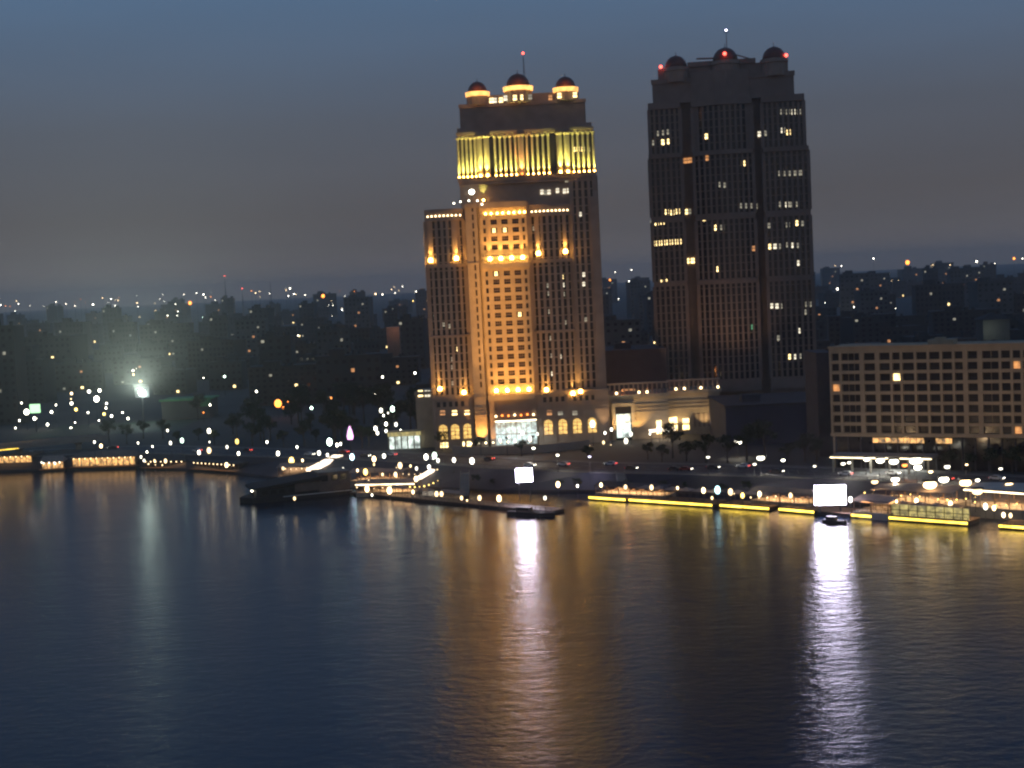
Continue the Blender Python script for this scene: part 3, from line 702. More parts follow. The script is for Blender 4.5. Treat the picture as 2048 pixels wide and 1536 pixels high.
for x0, x1, k in ((13.2, 29.6, 'saloon'), (33.2, 38.2, 'saloon')):
    c = mb(k); c.box(x0, x1, .5, .7, 14.6, 16.2); c.use('dark_wall')
    for q in range(int((x1-x0)/2)): c.box(x0+2*q, x0+2*q+.14, .36, .48, 14.6, 16.2)
    c.build('lit_gallery', Hh)
c = mb('concrete'); c.box(2, 34, -9, .4, 10.6, 11.4)
for i in range(6): c.box(2.5+6*i, 3.1+6*i, -8.8, -8.2, GZ, 10.6)
c.build('entrance_canopy', Hh)
c = mb('strip_a'); c.box(2, 34, -9.2, -9.0, 10.7, 10.95); c.build('canopy_light', Hh)
light('hotel_forecourt', 'AREA', (ha.x+16, ha.y-14, 10.2), 2500, (.95,1,.9), shape=(22, 5), target=(ha.x+16, ha.y-15, 0))
for u_ in (14, 40, 66):
    q_ = Hh.matrix_basis @ Vector((u_, -42, 12)); t_ = Hh.matrix_basis @ Vector((u_, 0, 33)); light('hotel_fill', 'SPOT', tuple(q_), 4800, (1,.66,.34), .5, tuple(t_), 75, .9)  # added warm fill on the hotel front, no street lamp stands here
B2 = thing('stair_block', 'narrow grey block rising behind the left end of the balcony hotel', 'building', (0,0,0))
p0 = at(1634, 760, 500).x; p1 = at(1672, 760, 500).x; zt = at(1650, 705, 500).z
c = mb('dark_wall'); c.box(p0, p1, 500, 520, GZ-.5, zt)
for i in range(9): c.box(p0-.15, p1+.1, 499.8, 500, zt-3.2*i-.4, zt-3.2*i)
c.build('wall', B2)

# ------------------------------------------------------------------ lamps
post_m = mb('post_paint').lathe(0, 0, [(1.6,0),(1.6,.06),(.8,.1),(.5,1)], 8).mesh('post')
head_m = {}
def head(ck, far):
    k = far + ck
    if k not in head_m: head_m[k] = mb(k).ball(0,0,0,1,1,1.15,12,8).use('post_paint').lathe(0,0,[(.35,-1.35),(.5,-1.05)],8).mesh('lamp_head')
    return head_m[k]
flat_m = {}
def flathead(ck, far):
    k = far + ck
    if k not in flat_m: flat_m[k] = mb(k).ball(0,-.3,-.12,1.25,.7,.75,12,6).use('post_paint').box(-1.3,1.3,-.9,.5,.5,.85).bar((0,.3,.6),(0,2.2,-.3),.14,.2).mesh('lamp_head')
    return flat_m[k]
VR = random.Random(11); LAMPS = {}; ZS = {'drive': .62, 'middle': .9, 'quay': .9, 'hotel': 1.1, 'terrace': 1.2, 'field': .9}
def lamp(zone, px, py, ck='w', size=1.0, Y=None, z=None, base=GZ, far=False, style='globe', name='street_lamp'):
    p = at(px, py, Y) if Y is not None else on(px, py, z)
    LAMPS.setdefault(zone, []).append((px, p, ck, size*ZS.get(zone, 1), base, far, style, name))
def flush_lamps():
    for zone, (tmpl, group) in ZT.items():
        rows = sorted(LAMPS.get(zone, []), key=lambda r: r[0])
        for i, (px, p, ck, size, base, far, style, name) in enumerate(rows):
            t = thing(name, tmpl.format(o=nth(i), c=CNAME[ck]), 'lamp', (p.x, p.y, base), group=group)
            h = p.z - base
            q = obj('post', post_m, t, (0, 0 if style != 'road' else 1.0*size, 0)); q.scale = (.10+.012*h/8, .10+.012*h/8, max(.3, h-size*.5))
            if style == 'road': light('road_lamp', 'SPOT', (p.x, p.y-1, p.z-.9), 900*size*(2.2 if 900 < px < 1300 else 1), COLS[ck], .2, (p.x, p.y-2, 0), 140, .6)
            kk = 'far_' if far else ('soft_' if VR.random() < .45 else 'near_'); k_ = size*(1.0 if far else .88)*VR.uniform(.5, 1.22); hd = obj('lamp_head', flathead(ck, kk) if style == 'road' else head(ck, kk), t, (0, 0, h)); hd.scale = (k_, k_, k_*(1.35 if style == 'globe' and not far else 1))
ZT = {
 'horizon_left': ('{c} skyline light left of the golden tower, {o} from the left', 'skyline lights left'),
 'far_left': ('{c} light among rooftops left of the golden tower, {o} from the left', 'rooftop district lights'),
 'field': ('{c} lamp near the bright sports field floodlight, {o} from the left', 'sports field lights'),
 'gap': ('{c} distant lamp in the gap between the two towers, {o} from the left', 'lights between the towers'),
 'far_right': ('{c} distant lamp above the balcony hotel roof, {o} from the left', 'lights beyond the hotel'),
 'quay': ('{c} globe lamp along the left quay and its bridge, {o} from the left', 'left quay lamps'),
 'middle': ('{c} globe lamp at the riverside restaurant terraces, {o} from the left', 'restaurant lamps'),
 'drive': ('{c} lamp at the annex forecourt left of the golden tower, {o} from the left', 'annex forecourt lamps'),
 'forecourt': ('{c} lamp in the forecourt between golden tower and podium, {o} from the left', 'forecourt lamps'),
 'pier': ('{c} globe lamp on the floating pier, {o} from the left', 'pier lamps'),
 'road': ('{c} lamp standing along the riverside road, {o} from the left', 'road lamps'),
 'dock': ('{c} globe lamp on the yellow edged docks, {o} from the left', 'dock lamps'),
 'hotel': ('{c} lamp in front of the balcony hotel, {o} from the left', 'hotel forecourt lamps'),
 'terrace': ('large {c} lamp over the canopied river terraces below the hotel, {o} from the left', 'terrace lamps'),
}
def many(zone, txt, **kw):
    for tok in txt.split():
        q = tok.split(','); k = dict(kw)
        if len(q) > 3: k['size'] = float(q[3])
        c = q[2] if len(q) > 2 else 'w'
        if k.get('auto'):
            k.pop('auto'); hz = 610 - 98/2048*float(q[0]); d = float(q[1]) - hz
            k['Y'] = min(2600, max(760, 54*F/max(d, 1)))
            k['size'] = k.get('size', .7) * (k['Y']/1500)**.5
        lamp(zone, float(q[0]), float(q[1]), c, **k)
many('horizon_left', '1,610 112,604,w,.5 186,609 274,606,a 276,613 351,608,w,.5 380,606,o,1.9 407,589,w,.8 411,595,w,.6 449,552,r,.8 484,577,r,.5 580,577,w,.9 577,592,w,.5 646,592,o,1.9 666,611 684,620,w,.5 708,598,w,.8 751,588,a,1.6 765,589,w,.6 790,586,w,.7 832,583,w,.9 826,602,y,.6 30,622,w,.4 60,611,w,.35 150,612,w,.35 230,611,w,.4 310,606,a,.4 430,600,w,.35 520,594,a,.35 610,590,w,.4 690,592,w,.35', auto=1, far=True, size=.7)
many('far_left', '65,646 100,668 132,677,a 152,697 218,692,w,.5 335,631 354,631,w,.4 335,675 355,647,w,.4 378,649,w,.4 408,647,w,.4 29,733,g,1.3 494,659 540,663,w,.8 554,671,g,.7 555,684,w,.6 596,671,w,.4 626,687,w,.45 583,660,w,.4 449,753,g,.8 513,783,w,1.1 556,807,o,2.2 576,803,o,.9 567,816,o,.8 623,816,g,1.3 662,796,o,.6 649,740,w,.4 765,754,w,1 749,787,w,.8 757,787,w,.8 830,746,w,.8 407,756,w,.5 407,825,o,.8 420,810,w,.6', auto=1, far=True, size=.7)
many('field', '266,741,w,.6 267,749,a,.6 178,783,w,1.6 199,781,w,1.3 193,798,w,1.7 143,787,a,1 142,798,a,.7 143,807,w,.8 112,810,w,1 103,824,w,1 53,824,w,1.6 70,837,w,1.4 43,806,w,.5 39,841,w,.8 31,856,w,.9 95,849,w,.9 106,867,a,.8 152,819,y,1.2 176,825,w,.6 208,828,y,.9 213,807,w,.7 212,816,w,.6 223,832,w,.8 245,825,w,.7 256,837,w,.8 198,841,w,.8 150,845,w,.8 142,857,w,.8 173,863,w,.7 199,857,w,.7 242,857,g,.6', auto=1, far=True, size=.7)
fr = random.Random(21)
many('far_left', ' '.join('%d,%d,%s,%.2f' % (fr.uniform(10, 835), fr.uniform(600, 740)**1, fr.choice('wwaaag'), fr.uniform(.2, .42)) for _ in range(46)), auto=1, far=True)
many('far_right', ' '.join('%d,%d,%s,%.2f' % (fr.uniform(1640, 2044), fr.uniform(522, 650), fr.choice('wwaaao'), fr.uniform(.2, .42)) for _ in range(24)), auto=1, far=True)
many('horizon_left', ' '.join('%d,%d,%s,%.2f' % (x, 608-.042*x+fr.uniform(-5, 8), fr.choice('wwaaoo'), fr.uniform(.3, .55)) for x in [fr.uniform(5, 838) for _ in range(34)]), auto=1, far=True)
many('gap', '1220,560,o,1.5 1258,563,w,.9 1230,544,w,.4 1263,540,w,.5 1294,643,w,.6 1310,658,w,.7 1254,691,w,.5 1258,703,w,.5 1237,598,w,.4', auto=1, far=True, size=.7)
many('far_right', '1747,517,w,.8 1683,532,w,.6 1815,525,o,2.6 1953,523,w,1 2028,517,o,2.0 2045,517,w,.7 1675,578,w,1.1 1701,578,w,1 1752,587,w,.8 1709,614,w,.8 1763,614,y,1 1772,614,y,.9 1849,611,w,.8 1820,636,w,1.1 1696,672,w,.8 1866,554,w,.45 1830,600,w,.5 1727,605,w,.45 1937,671,o,1 1644,618,w,.5 1700,545,w,.3 1780,548,w,.3 1900,530,a,.4 1990,527,w,.3', auto=1, far=True, size=.7)
many('quay', '335,861,w,.95 341,886,w,.7 364,881,g,.95 418,862,w,.9 419,884,w,.7 418,901,a,1.2 398,905,w,.6 276,886,w,.6 305,893,w,.6 294,904,w,.5 189,884,w,.6 202,892,a,.6 474,883,y,.9 454,894,w,.8 534,884,w,.6 556,907,w,.6 477,907,w,.6 594,894,w,.7 659,884,g,1.1 674,890,w,.5 681,888,w,.5 638,906,w,.7 655,910,w,.6', z=12.5, size=.7)
many('quay', '282,914,w,.45 288,921,w,.5 309,922,a,.7 331,922,a,.7 453,930,a,.8 83,925,w,.5 110,927,w,.45 566,937,a,.5 686,938,w,.5', z=5.0, base=.5, size=.6)
many('middle', '704,914,c,.8 768,912,w,.8 748,918,a,.8 748,929,a,.7 800,931,a,.9 821,932,a,.6 833,937,w,.6 858,934,w,.5 852,914,w,.8 869,911,g,.8 876,921,w,1.0 908,920,w,.95 944,922,w,.95 605,921,a,.7 715,941,a,.5', z=9.5, size=.7)
many('middle', '583,922,y,1.3 731,944,y,1.3 765,949,a,.55 791,949,a,.7 832,958,a,1.3', z=6.0, base=1.0)
many('drive', '762,821,w,1.1 785,818,g,1.5 767,831,w,.9 776,826,w,.6 751,857,w,1 755,866,w,1.2 772,848,w,.8 792,849,w,.9 801,861,w,.8 772,862,w,.8 833,877,w,.9 846,874,w,.8 859,879,a,.7 812,876,a,.7', Y=590, size=.55)
many('forecourt', '1185,848,w,1.1 1207,885,a,.7 1210,866,w,.7 1223,859,w,.7 1245,850,w,1.2 1252,882,w,1.1 1222,892,a,.7 1262,868,w,.7 1045,866,w,.6 1060,878,w,.7 1075,868,w,.7 1130,893,a,.7 1155,888,a,.7 1178,893,a,.8 1318,856,w,.8 1300,868,w,.6 1335,864,w,.6 1018,874,w,.5 1000,880,w,.5', Y=566, size=.7)
many('pier', '504,981,w,.35 589,997,a,.45 734,978,a,.7 742,966,a,.7 779,981,a,.8 744,990,w,.4 781,983,w,.5 826,984,a,.7 873,988,a,.6 883,988,a,.6 923,996,a,.65 934,1001,a,.4 959,996,a,.65 998,997,a,.65 1090,996,w,.55', z=4.2, base=.9, size=.6)
many('road', '1067,896,w,.6 1115,910,w,.7 1179,913,v,.8 1416,914,w,.6 1476,883,w,1.4 1509,928,w,.8 1521,915,w,1.1 1566,920,w,.5 1629,932,w,.8', z=12.0, size=.8, style='road')
many('dock', '1116,969,a,.9 1155,972,w,.45 1202,970,a,.62 1251,974,a,.6 1303,975,a,.65 1355,976,a,.6 1407,981,a,.65 1435,980,c,1.1 1461,984,a,.7 1485,991,y,.6 1424,996,a,.6 1519,988,a,.65 1581,991,a,.65 1701,999,w,.5 1833,1002,a,.6 1901,1008,a,.6 1793,1003,a,.5 1971,1013,w,.6 1988,1016,a,.55 2007,1030,a,.5 2021,1031,a,.5', z=5.0, base=1.2, size=.6)
many('hotel', '1707,889,g,1.1 1686,927,w,.8 1698,925,w,.8 1733,918,w,1.1 1760,920,w,1.1 1787,922,w,1.3 1809,930,o,.8 1831,920,w,1.4 1835,934,w,1.0 1894,933,w,.8 1933,929,a,.5 2001,937,w,.9 2021,885,w,.6 1861,943,a,.45', z=11.0, size=.8, style='road')
many('terrace', '1749,963,a,1.15 1790,958,w,1.0 1859,968,a,1.25 1887,958,w,.9 1930,964,a,1.2 1955,960,w,.9 1954,982,a,1.2 2018,969,a,1.4', z=9.0, base=3, size=1, style='road')
flush_lamps()

# sports-field floodlight
p = on(284, 785, 22)
FLm = thing('floodlight_mast', 'blinding white green sports field floodlight in the dark left district', 'floodlight', (p.x, p.y, GZ))
mb('steel').cyl(0, 0, 0, 17, .4, .22).build('post', FLm)
mb('far_g').ball(0, -.6, 16, 1.9, .6, 1.7, 16, 9).use('steel').box(-3.9, 3.9, -.08, .3, 13.3, 18.7).build('lamp_head', FLm)
light('field_halo', 'SPOT', (p.x, p.y-3, 23), 1250000, (.78,1,.86), .8, (p.x*.1, 0, 185), 24, .9)  # added beam turned toward the viewer, raises a halo in the haze
light('field_fill', 'POINT', (p.x, p.y-3, 21), 5200, (.80,1,.88), 1.2)
Fd = thing('sports_hall', 'low pale sports hall with a green fascia beside the field floodlight', 'building', (p.x, p.y, 0))
c = mb('city_pale'); c.box(8, 34, 8, 30, GZ, 16); c.build('wall', Fd)
c = mb('green_panel'); c.box(7, 35, 7, 8, 16, 17.2); c.box(29, 35, 6.6, 7, 12.5, 17); c.box(7, 35, 8, 31, 16, 16.6); c.build('roof', Fd)
struct('sports_field', mb('leaf').add([(p.x-45, p.y-60, GZ+.01), (p.x+30, p.y-60, GZ+.01), (p.x+30, p.y+4, GZ+.01), (p.x-45, p.y+4, GZ+.01)], [(0,1,2,3)]))
# magenta and green signs
p = on(700, 869, 13); o = thing('sign', 'tall pointed magenta light sign near the annex forecourt', 'sign', (p.x, p.y, GZ))
M['magenta'] = glow('magenta_sign', (1, .45, .95), 2.6); mb('magenta').lathe(0,0,[(1.1,5),(1.3,6.5),(.7,9),(.1,10.5)],10).build('sign_body', o); mb('post_paint').cyl(0,0,0,5,.3).build('post', o)
p = on(70, 818, 18); o = thing('sign', 'square pale green light box in the dark left district', 'sign', (p.x, p.y, GZ))
M['greenbox'] = glow('green_light_box', (.5, 1, .5), 1.8, False); mb('greenbox').box(-2.6,2.6,-.3,.3,10,14.5).build('sign_body', o); mb('post_paint').box(-.3,.3,-.2,.2,0,10).build('post', o)

# ------------------------------------------------------------------ LED screens
def led(label, c0, w, h, zc, rz):
    o = thing('led_screen', label, 'screen', (c0.x, c0.y, 0), rz)
    mb('screen').box(-w/2, w/2, -.3, -.18, zc-h/2, zc+h/2).build('display', o)
    f = mb('steel'); f.box(-w/2-.25, w/2+.25, -.16, .5, zc-h/2-.25, zc+h/2+.25)
    for x in (-w/3, w/3): f.box(x-.2, x+.2, .5, .9, 1, zc+h/2); f.bar((x, .8, zc), (x, 3.5, 1), .15)
    f.build('frame', o); return o
p = at(1048, 950, 462); led('smaller glaring lavender white screen on the bank behind the floating pier', p, 5.2, 4.3, p.z, R(2))
p = at(1660, 990, 414); led('larger glaring lavender white screen on the dark pontoon of the yellow docks', p, 8.8, 5.6, p.z, R(-8))

# ------------------------------------------------------------------ floating things
def seg(x0, y0, x1, y1, z=0):
    a, c = on(x0, y0, z), on(x1, y1, z)
    return a, (c-a).length, math.atan2(c.y-a.y, c.x-a.x)
# yellow-edged docks
DK = [(1178,1000,1251,1005,'yellow edged dock at the left end of the row'), (1258,1005,1425,1016,'long yellow edged dock carrying a cyan lamp near its right end'),
      (1440,1016,1538,1023,'yellow edged dock just right of the cyan lamp'), (1558,1024,1628,1030,'yellow edged dock left of the larger glaring screen'),
      (1703,1036,1935,1053,'yellow edged dock with glazed bays right of the larger screen'), (1998,1058,2160,1070,'yellow edged dock at the far right below the hotel')]
for i, (x0, y0, x1, y1, lab) in enumerate(DK):
    a, L, rz = seg(x0, y0, x1, y1)
    o = thing('floating_dock', lab, 'dock', (a.x, a.y, 0), rz, 'yellow edged floating docks')
    mb('hull').box(0, L, .15, 8.5, -.5, .95).build('pontoon', o)
    mb('wood').box(-.1, L+.1, 0, 8.7, .95, 1.2).build('deck', o)
    mb('strip').box(0, L, -.16, -.02, .55, 1.15).build('edge_light', o)
    c = mb('post_paint')
    k = max(2, int(L/2))
    for j in range(k+1): c.box(L*j/k-.04, L*j/k+.04, .2, .28, 1.2, 2.2)
    c.box(0, L, .2, .28, 2.2, 2.28); c.build('railing', o)
    if i in (1, 2, 4):
        c = mb('canvas'); h = 4.2
        for j in range(int(L/5)):
            x = 1+5*j
            c.add([(x,3,h),(x+4.4,3,h),(x+4.4,7.5,h),(x,7.5,h),(x+2.2,5.2,h+.9)], [(0,1,4),(1,2,4),(2,3,4),(3,0,4),(3,2,1,0)])
        c.build('awning', o)
        c = mb('post_paint')
        for j in range(int(L/5)):
            x = 1+5*j
            for yy in (3.1, 7.4): c.box(x, x+.1, yy, yy+.1, 1.2, h); c.box(x+4.3, x+4.4, yy, yy+.1, 1.2, h)
        c.build('awning_frame', o)
    if i == 4:
        c = mb('rest_glass'); c.box(11, L-.5, 2.4, 2.5, 1.3, 4.4); c.use('post_paint')
        for j in range(int((L-11)/2.6)+1): c.box(11+2.6*j, 11.15+2.6*j, 2.2, 2.38, 1.2, 4.5)
        c.box(11, L-.5, 2.2, 2.38, 2.8, 2.95); c.build('glazed_bay', o)
# dark pontoon that carries the larger screen
a, L, rz = seg(1634, 1030, 1700, 1036)
o = thing('pontoon', 'dark pontoon with small launch moored under the larger screen', 'pontoon', (a.x, a.y, 0), rz)
mb('hull').box(0, L, .2, 9, -.5, 1.0).build('hull', o); mb('wood').box(-.1, L+.1, 0, 9.2, 1.0, 1.2).build('deck', o)
a, L, rz = seg(1642, 1046, 1690, 1050)
o = thing('launch', 'small dark motor launch moored below the larger glaring screen', 'boat', (a.x, a.y, 0), rz)
c = mb('hull'); pl = [(0,.6),(L*.7,0),(L,1.3),(L*.7,2.6),(0,2.2)]
c.prism(pl, -.3, .9); c.build('hull', o); c = mb('hull_brown'); c.box(L*.15, L*.55, .6, 2.0, .9, 1.9); c.use('glass_dark'); c.box(L*.2, L*.5, .55, .59, 1.2, 1.7); c.build('cabin', o)

# floating pier
a, L, rz = seg(700, 990, 1102, 1029)
o = thing('floating_pier', 'long dark floating pier with globe lamps below the smaller screen', 'pier', (a.x, a.y, 0), rz)
mb('hull').box(0, L, .1, 6.5, -.5, .75).build('pontoon', o); mb('hull_brown').box(-.1, L+.1, 0, 6.7, .75, .98).build('deck', o)
c = mb('post_paint'); k = int(L/2.2)
for j in range(k+1): c.box(L*j/k-.04, L*j/k+.04, .15, .23, .98, 1.9)
c.box(0, L, .15, .23, 1.9, 1.98); c.build('railing', o)
c = mb('canvas')
for x0, x1 in ((3, 14), (16, 26), (29, 37), (42, 52)):
    c.add([(x0,2,3.4),(x1,2,3.4),(x1,5.6,3.4),(x0,5.6,3.4),(x0+.8,3.8,4.2),(x1-.8,3.8,4.2)], [(0,1,5,4),(2,3,4,5),(1,2,5),(3,0,4),(3,2,1,0)])
c.build('awning', o)
c = mb('post_paint')
for x0, x1 in ((3, 14), (16, 26), (29, 37), (42, 52)):
    for x in (x0+.1, (x0+x1)/2, x1-.2):
        for yy in (2.1, 5.4): c.box(x, x+.1, yy, yy+.1, .98, 3.4)
c.build('awning_frame', o)
a, L, rz = seg(1010, 1030, 1104, 1034)
o = thing('work_boat', 'dark low work boat moored at the right end of the floating pier', 'boat', (a.x, a.y-1.5, 0), rz)
c = mb('hull'); c.prism([(0,1),(L*.75,0),(L,2),(L*.75,4),(0,3.4)], -.3, 1.2); c.build('hull', o)
c = mb('hull_brown'); c.box(L*.2, L*.5, 1, 3, 1.2, 2.6); c.use('glass_dark'); c.box(L*.23, L*.47, .95, .99, 1.7, 2.4); c.build('cabin', o)
mb('steel').bar((L*.6, 2, 1.2), (L*.6, 2, 4.5), .06).build('mast', o)

# big dark cruise barge
a, L, rz = seg(486, 1010, 704, 988)
o = thing('river_barge', 'long dark moored river barge with sloping black roof and tan stern cabin', 'boat', (a.x, a.y, 0), rz)
W = 12.0
c = mb('hull'); c.prism([(0, W*.5), (3.5, .8), (8, 0), (L, 0), (L, W), (8, W), (3.5, W-.8)], -.6, 1.9); c.build('hull', o)
c = mb('hull'); c.prism([(5, 1.2), (L-12, .8), (L-12, W-.8), (5, W-1.2)], 1.9, 4.6); c.use('glass_dark')
for j in range(7): c.box(7+3*j, 9+3*j, .93, 1.0, 2.7, 4.0)
c.build('saloon', o)
c = mb('hull'); zr = 7.6
c.add([(3.5,.2,4.6),(L-9,-.2,4.6+1.4),(L-9,W+.2,6.0),(3.5,W-.2,4.6),(3.5,.2,5.0),(L-9,-.2,zr),(L-9,W+.2,zr+.4),(3.5,W-.2,5.6)],
      [(0,3,2,1),(4,5,6,7),(0,1,5,4),(1,2,6,5),(2,3,7,6),(3,0,4,7)]); c.build('roof', o)
c = mb('hull_brown'); c.box(L-11.5, L-.5, .3, W-.3, 1.9, 8.4); c.box(L-20, L-11.5, .25, .8, 2.6, 5.4); c.use('glass_dark')
for j in range(3): c.box(L-10.5+3.4*j, L-8.3+3.4*j, .22, .29, 5.4, 7.4)
c.build('stern_cabin', o)
mb('paint').box(14, L, -.06, -.01, 1.35, 1.6).build('rub_rail', o)

# riverside restaurants
def restaurant(label, x0, y0, x1, y1, wd, deck, wall, roofh, roofk, glowk, strings='a', pitched=True):
    a, L, rz = seg(x0, y0, x1, y1)
    o = thing('floating_restaurant', label, 'restaurant', (a.x, a.y, 0), rz)
    mb('hull').box(0, L, .2, wd, -.5, deck-.2).build('pontoon', o)
    mb('wood').box(-.2, L+.2, 0, wd+.2, deck-.2, deck).build('deck', o)
    c = mb(glowk); c.box(1.0, L-1.0, 2.0, 2.2, deck+.3, roofh-.4); c.use(wall)
    k = max(2, int(L/2.6))
    for j in range(k+1): c.box(1+(L-2)*j/k-.12, 1+(L-2)*j/k+.12, 1.8, 1.98, deck, roofh)
    c.box(1, L-1, 2.25, wd-1, deck, roofh-.05); c.build('saloon', o)
    c = mb(roofk)
    if pitched: c.add([(0,0,roofh),(L,0,roofh),(L,wd,roofh),(0,wd,roofh),(L*.12,wd/2,roofh+2.2),(L*.88,wd/2,roofh+2.2)], [(0,1,5,4),(2,3,4,5),(1,2,5),(3,0,4),(3,2,1,0)])
    else: c.box(-.3, L+.3, -.2, wd+.2, roofh, roofh+.45)
    c.build('roof', o)
    c = mb('post_paint')
    for j in range(k+1): c.box((L-.1)*j/k, (L-.1)*j/k+.08, .15, .23, deck, deck+1.0)
    c.box(0, L, .15, .23, deck+1.0, deck+1.07); c.build('railing', o)
    for j in range(k):
        q = mb('near_' + strings).ball(0, 0, 0, .2, n=8, k=5).build('bulb', o, (1+(L-2)*(j+.5)/k, .4, roofh-.35))
    q_ = Matrix.Translation((a.x, a.y, 0)) @ Matrix.Rotation(rz, 4, 'Z') @ Vector((L/2, .8, roofh-.5))
    l_ = light('deck_light', 'AREA', tuple(q_), 14*L, (1,.55,.22), shape=(L*.9, 1.2)); l_.rotation_euler = (0, 0, rz)
    return o
restaurant('golden lit floating restaurant under the left end of the bridge', -90, 948, 66, 942, 12, 1.4, 'brown_wall', 6.8, 'brown_wall', 'saloon', pitched=False)
restaurant('small pink white lit houseboat between two golden restaurants by the bridge', 78, 945, 130, 942, 8, 1.0, 'brown_wall', 4.2, 'canvas', 'saloon', 'w')
restaurant('long golden floating restaurant with pitched roof right of the bridge', 138, 942, 272, 938, 12, 1.4, 'brown_wall', 5.4, 'brown_wall', 'saloon')
restaurant('dark low houseboat with two amber lamps along the left quay', 282, 940, 372, 940, 8, .9, 'dark_wall', 3.8, 'dark_wall', 'glass_dark')
restaurant('dark low houseboat with one bright lamp left of the black barge', 380, 942, 474, 948, 8, .9, 'dark_wall', 3.8, 'dark_wall', 'glass_dark', pitched=False)
# terraces between the barge and the pier
def terrace(label, p0, p1, wd, z, roofh, roofk, slope=0, glowstrip=None):
    a, L, rz = seg(*p0, *p1, z)
    o = thing('restaurant_terrace', label, 'terrace', (a.x, a.y, 0), rz)
    mb('concrete').box(0, L, 0, wd, -.5, z).build('platform', o)
    c = mb('brown_wall'); k = max(2, int(L/4))
    for j in range(k+1):
        for yy in (.3, wd-.5): c.box((L-.3)*j/k, (L-.3)*j/k+.22, yy, yy+.22, z, z+roofh)
    c.box(0, L, .32, .5, z+roofh-.3, z+roofh-.1); c.box(0, L, wd-.48, wd-.3, z+roofh-.3, z+roofh-.1); c.box(0, .2, .3, wd-.3, z+roofh-.3, z+roofh-.12)
    c.build('frame', o)
    c = mb(roofk); N = 6; vs = []; fs = []
    for i in range(N+1):
        x = -.5+(L+1)*i/N; sag = .5*math.sin(math.pi*i*2/N)
        zz = z+roofh+slope*i/N+sag*.4
        vs += [(x,-.4,zz-.4),(x,wd*.5,zz+.7),(x,wd+.4,zz-.2),(x,wd*.5,zz+.45)]
    for i in range(N):
        for j in range(4): fs.append((i*4+j, (i+1)*4+j, (i+1)*4+(j+1)%4, i*4+(j+1)%4))
    fs += [(0,1,2,3), (N*4+3,N*4+2,N*4+1,N*4)]
    c.add(vs, fs); c.build('canopy', o)
    c = mb('post_paint'); c.box(0, L, .05, .12, z+.95, z+1.02)
    for j in range(int(L/1.5)): c.box(1.5*j, 1.5*j+.06, .05, .12, z, z+.95)
    c.build('railing', o)
    if glowstrip:
        c = mb('strip_a'); c.box(0, L, -.55, -.45, z+roofh-.5, z+roofh-.15); c.build('canopy_light', o)
    t = mb('wood'); 
    for j in range(int(L/3.2)):
        x = 1.6+3.2*j; t.cyl(x, wd*.35, z+.68, z+.75, .6, n=10); t.cyl(x, wd*.35, z, z+.68, .06, n=6)
        t.cyl(x, wd*.7, z+.68, z+.75, .6, n=10); t.cyl(x, wd*.7, z, z+.68, .06, n=6)
    t.build('table', o, kind='stuff')
    light('terrace_light', 'AREA', tuple(o.matrix_basis @ Vector((L/2, wd/2, z+roofh-.6))), 130*L, (1,.58,.26), shape=(L*.8, wd*.6), target=tuple(o.matrix_basis @ Vector((L/2, wd/2, 0)))).rotation_euler = (0, 0, rz)
    return o
terrace('restaurant terrace with a glowing white canopy behind the black barge', (556,952), (626,950), 10, 1.4, 3.6, 'canvas', 0)
terrace('wavy amber canopy terrace at the root of the floating pier', (712,986), (830,984), 9, 1.4, 3.2, 'canvas', .6, True)
terrace('brown canopy terrace below the annex forecourt', (700,962), (802,962), 9, 2.4, 3.4, 'canvas', 0)
def sloped_glow(name, label, a, c, wd, th=.5):
    o = thing(name, label, 'canopy', tuple(a)); d = c - a; nn = Vector((-d.y, d.x, 0)).normalized()*wd
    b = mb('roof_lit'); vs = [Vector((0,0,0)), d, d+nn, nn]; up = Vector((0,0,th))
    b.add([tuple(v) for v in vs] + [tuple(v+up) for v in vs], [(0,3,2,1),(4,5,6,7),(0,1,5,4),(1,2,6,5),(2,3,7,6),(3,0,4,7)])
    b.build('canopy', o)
    q = mb('steel')
    for t in (.05, .35, .65, .95):
        for s in (.1, .9):
            v = d*t + nn*s; q.bar(v, (v.x, v.y, 1.0-a.z), .12)
    q.build('post', o); return o
sloped_glow('glowing_canopy', 'long tilted white glowing canopy above the stern of the black barge', at(632, 942, 545), at(686, 914, 572), 4.0, .9)
sloped_glow('glowing_canopy', 'narrow glowing ramp canopy climbing from the amber lamp to the road', at(838, 961, 505), at(892, 930, 540), 2.2, .6)
# right-hand terraces
terrace('plain tan canopy terrace just right of the larger screen', (1706,1022), (1776,1028), 11, 2.0, 3.4, 'canvas', 0)
terrace('long brown canopy terrace under the biggest warm lamps', (1745,1000), (1905,1012), 12, 3.4, 3.4, 'canvas', .8)
terrace('tall amber lit canopy terrace at the far right edge below the hotel', (1930,1012), (2110,1026), 13, 3.0, 5.0, 'canvas_pale', 1.2, True)
terrace('dark canopy terrace between the cyan lamp and the larger screen', (1500,1000), (1618,1008), 9, 2.0, 3.0, 'brown_wall', 0)
terrace('low unlit terrace above the leftmost yellow dock', (1190,986), (1330,992), 8, 2.0, 2.6, 'dark_wall', 0)
# entrance drive wall with lamps
o = thing('drive_wall', 'curved dark retaining wall of the entrance drive below the golden tower', 'wall', (0,0,0))
c = mb('granite')
pts = [at(905,905,562), at(950,899,556), at(1010,897,552), at(1080,897,552), at(1140,902,556), at(1180,908,562)]
c.prism([(p.x, p.y) for p in pts] + [(p.x, p.y+1) for p in pts[::-1]], GZ, 9.0); c.build('wall', o)
c = mb('strip_a')
for i in range(10):
    t = i/9; q = Vector((-20+26*t, 565, 0)); c.ball(q.x, q.y, 9.3, .38, n=8, k=5)
c.build('hedge_light', o, kind='stuff')

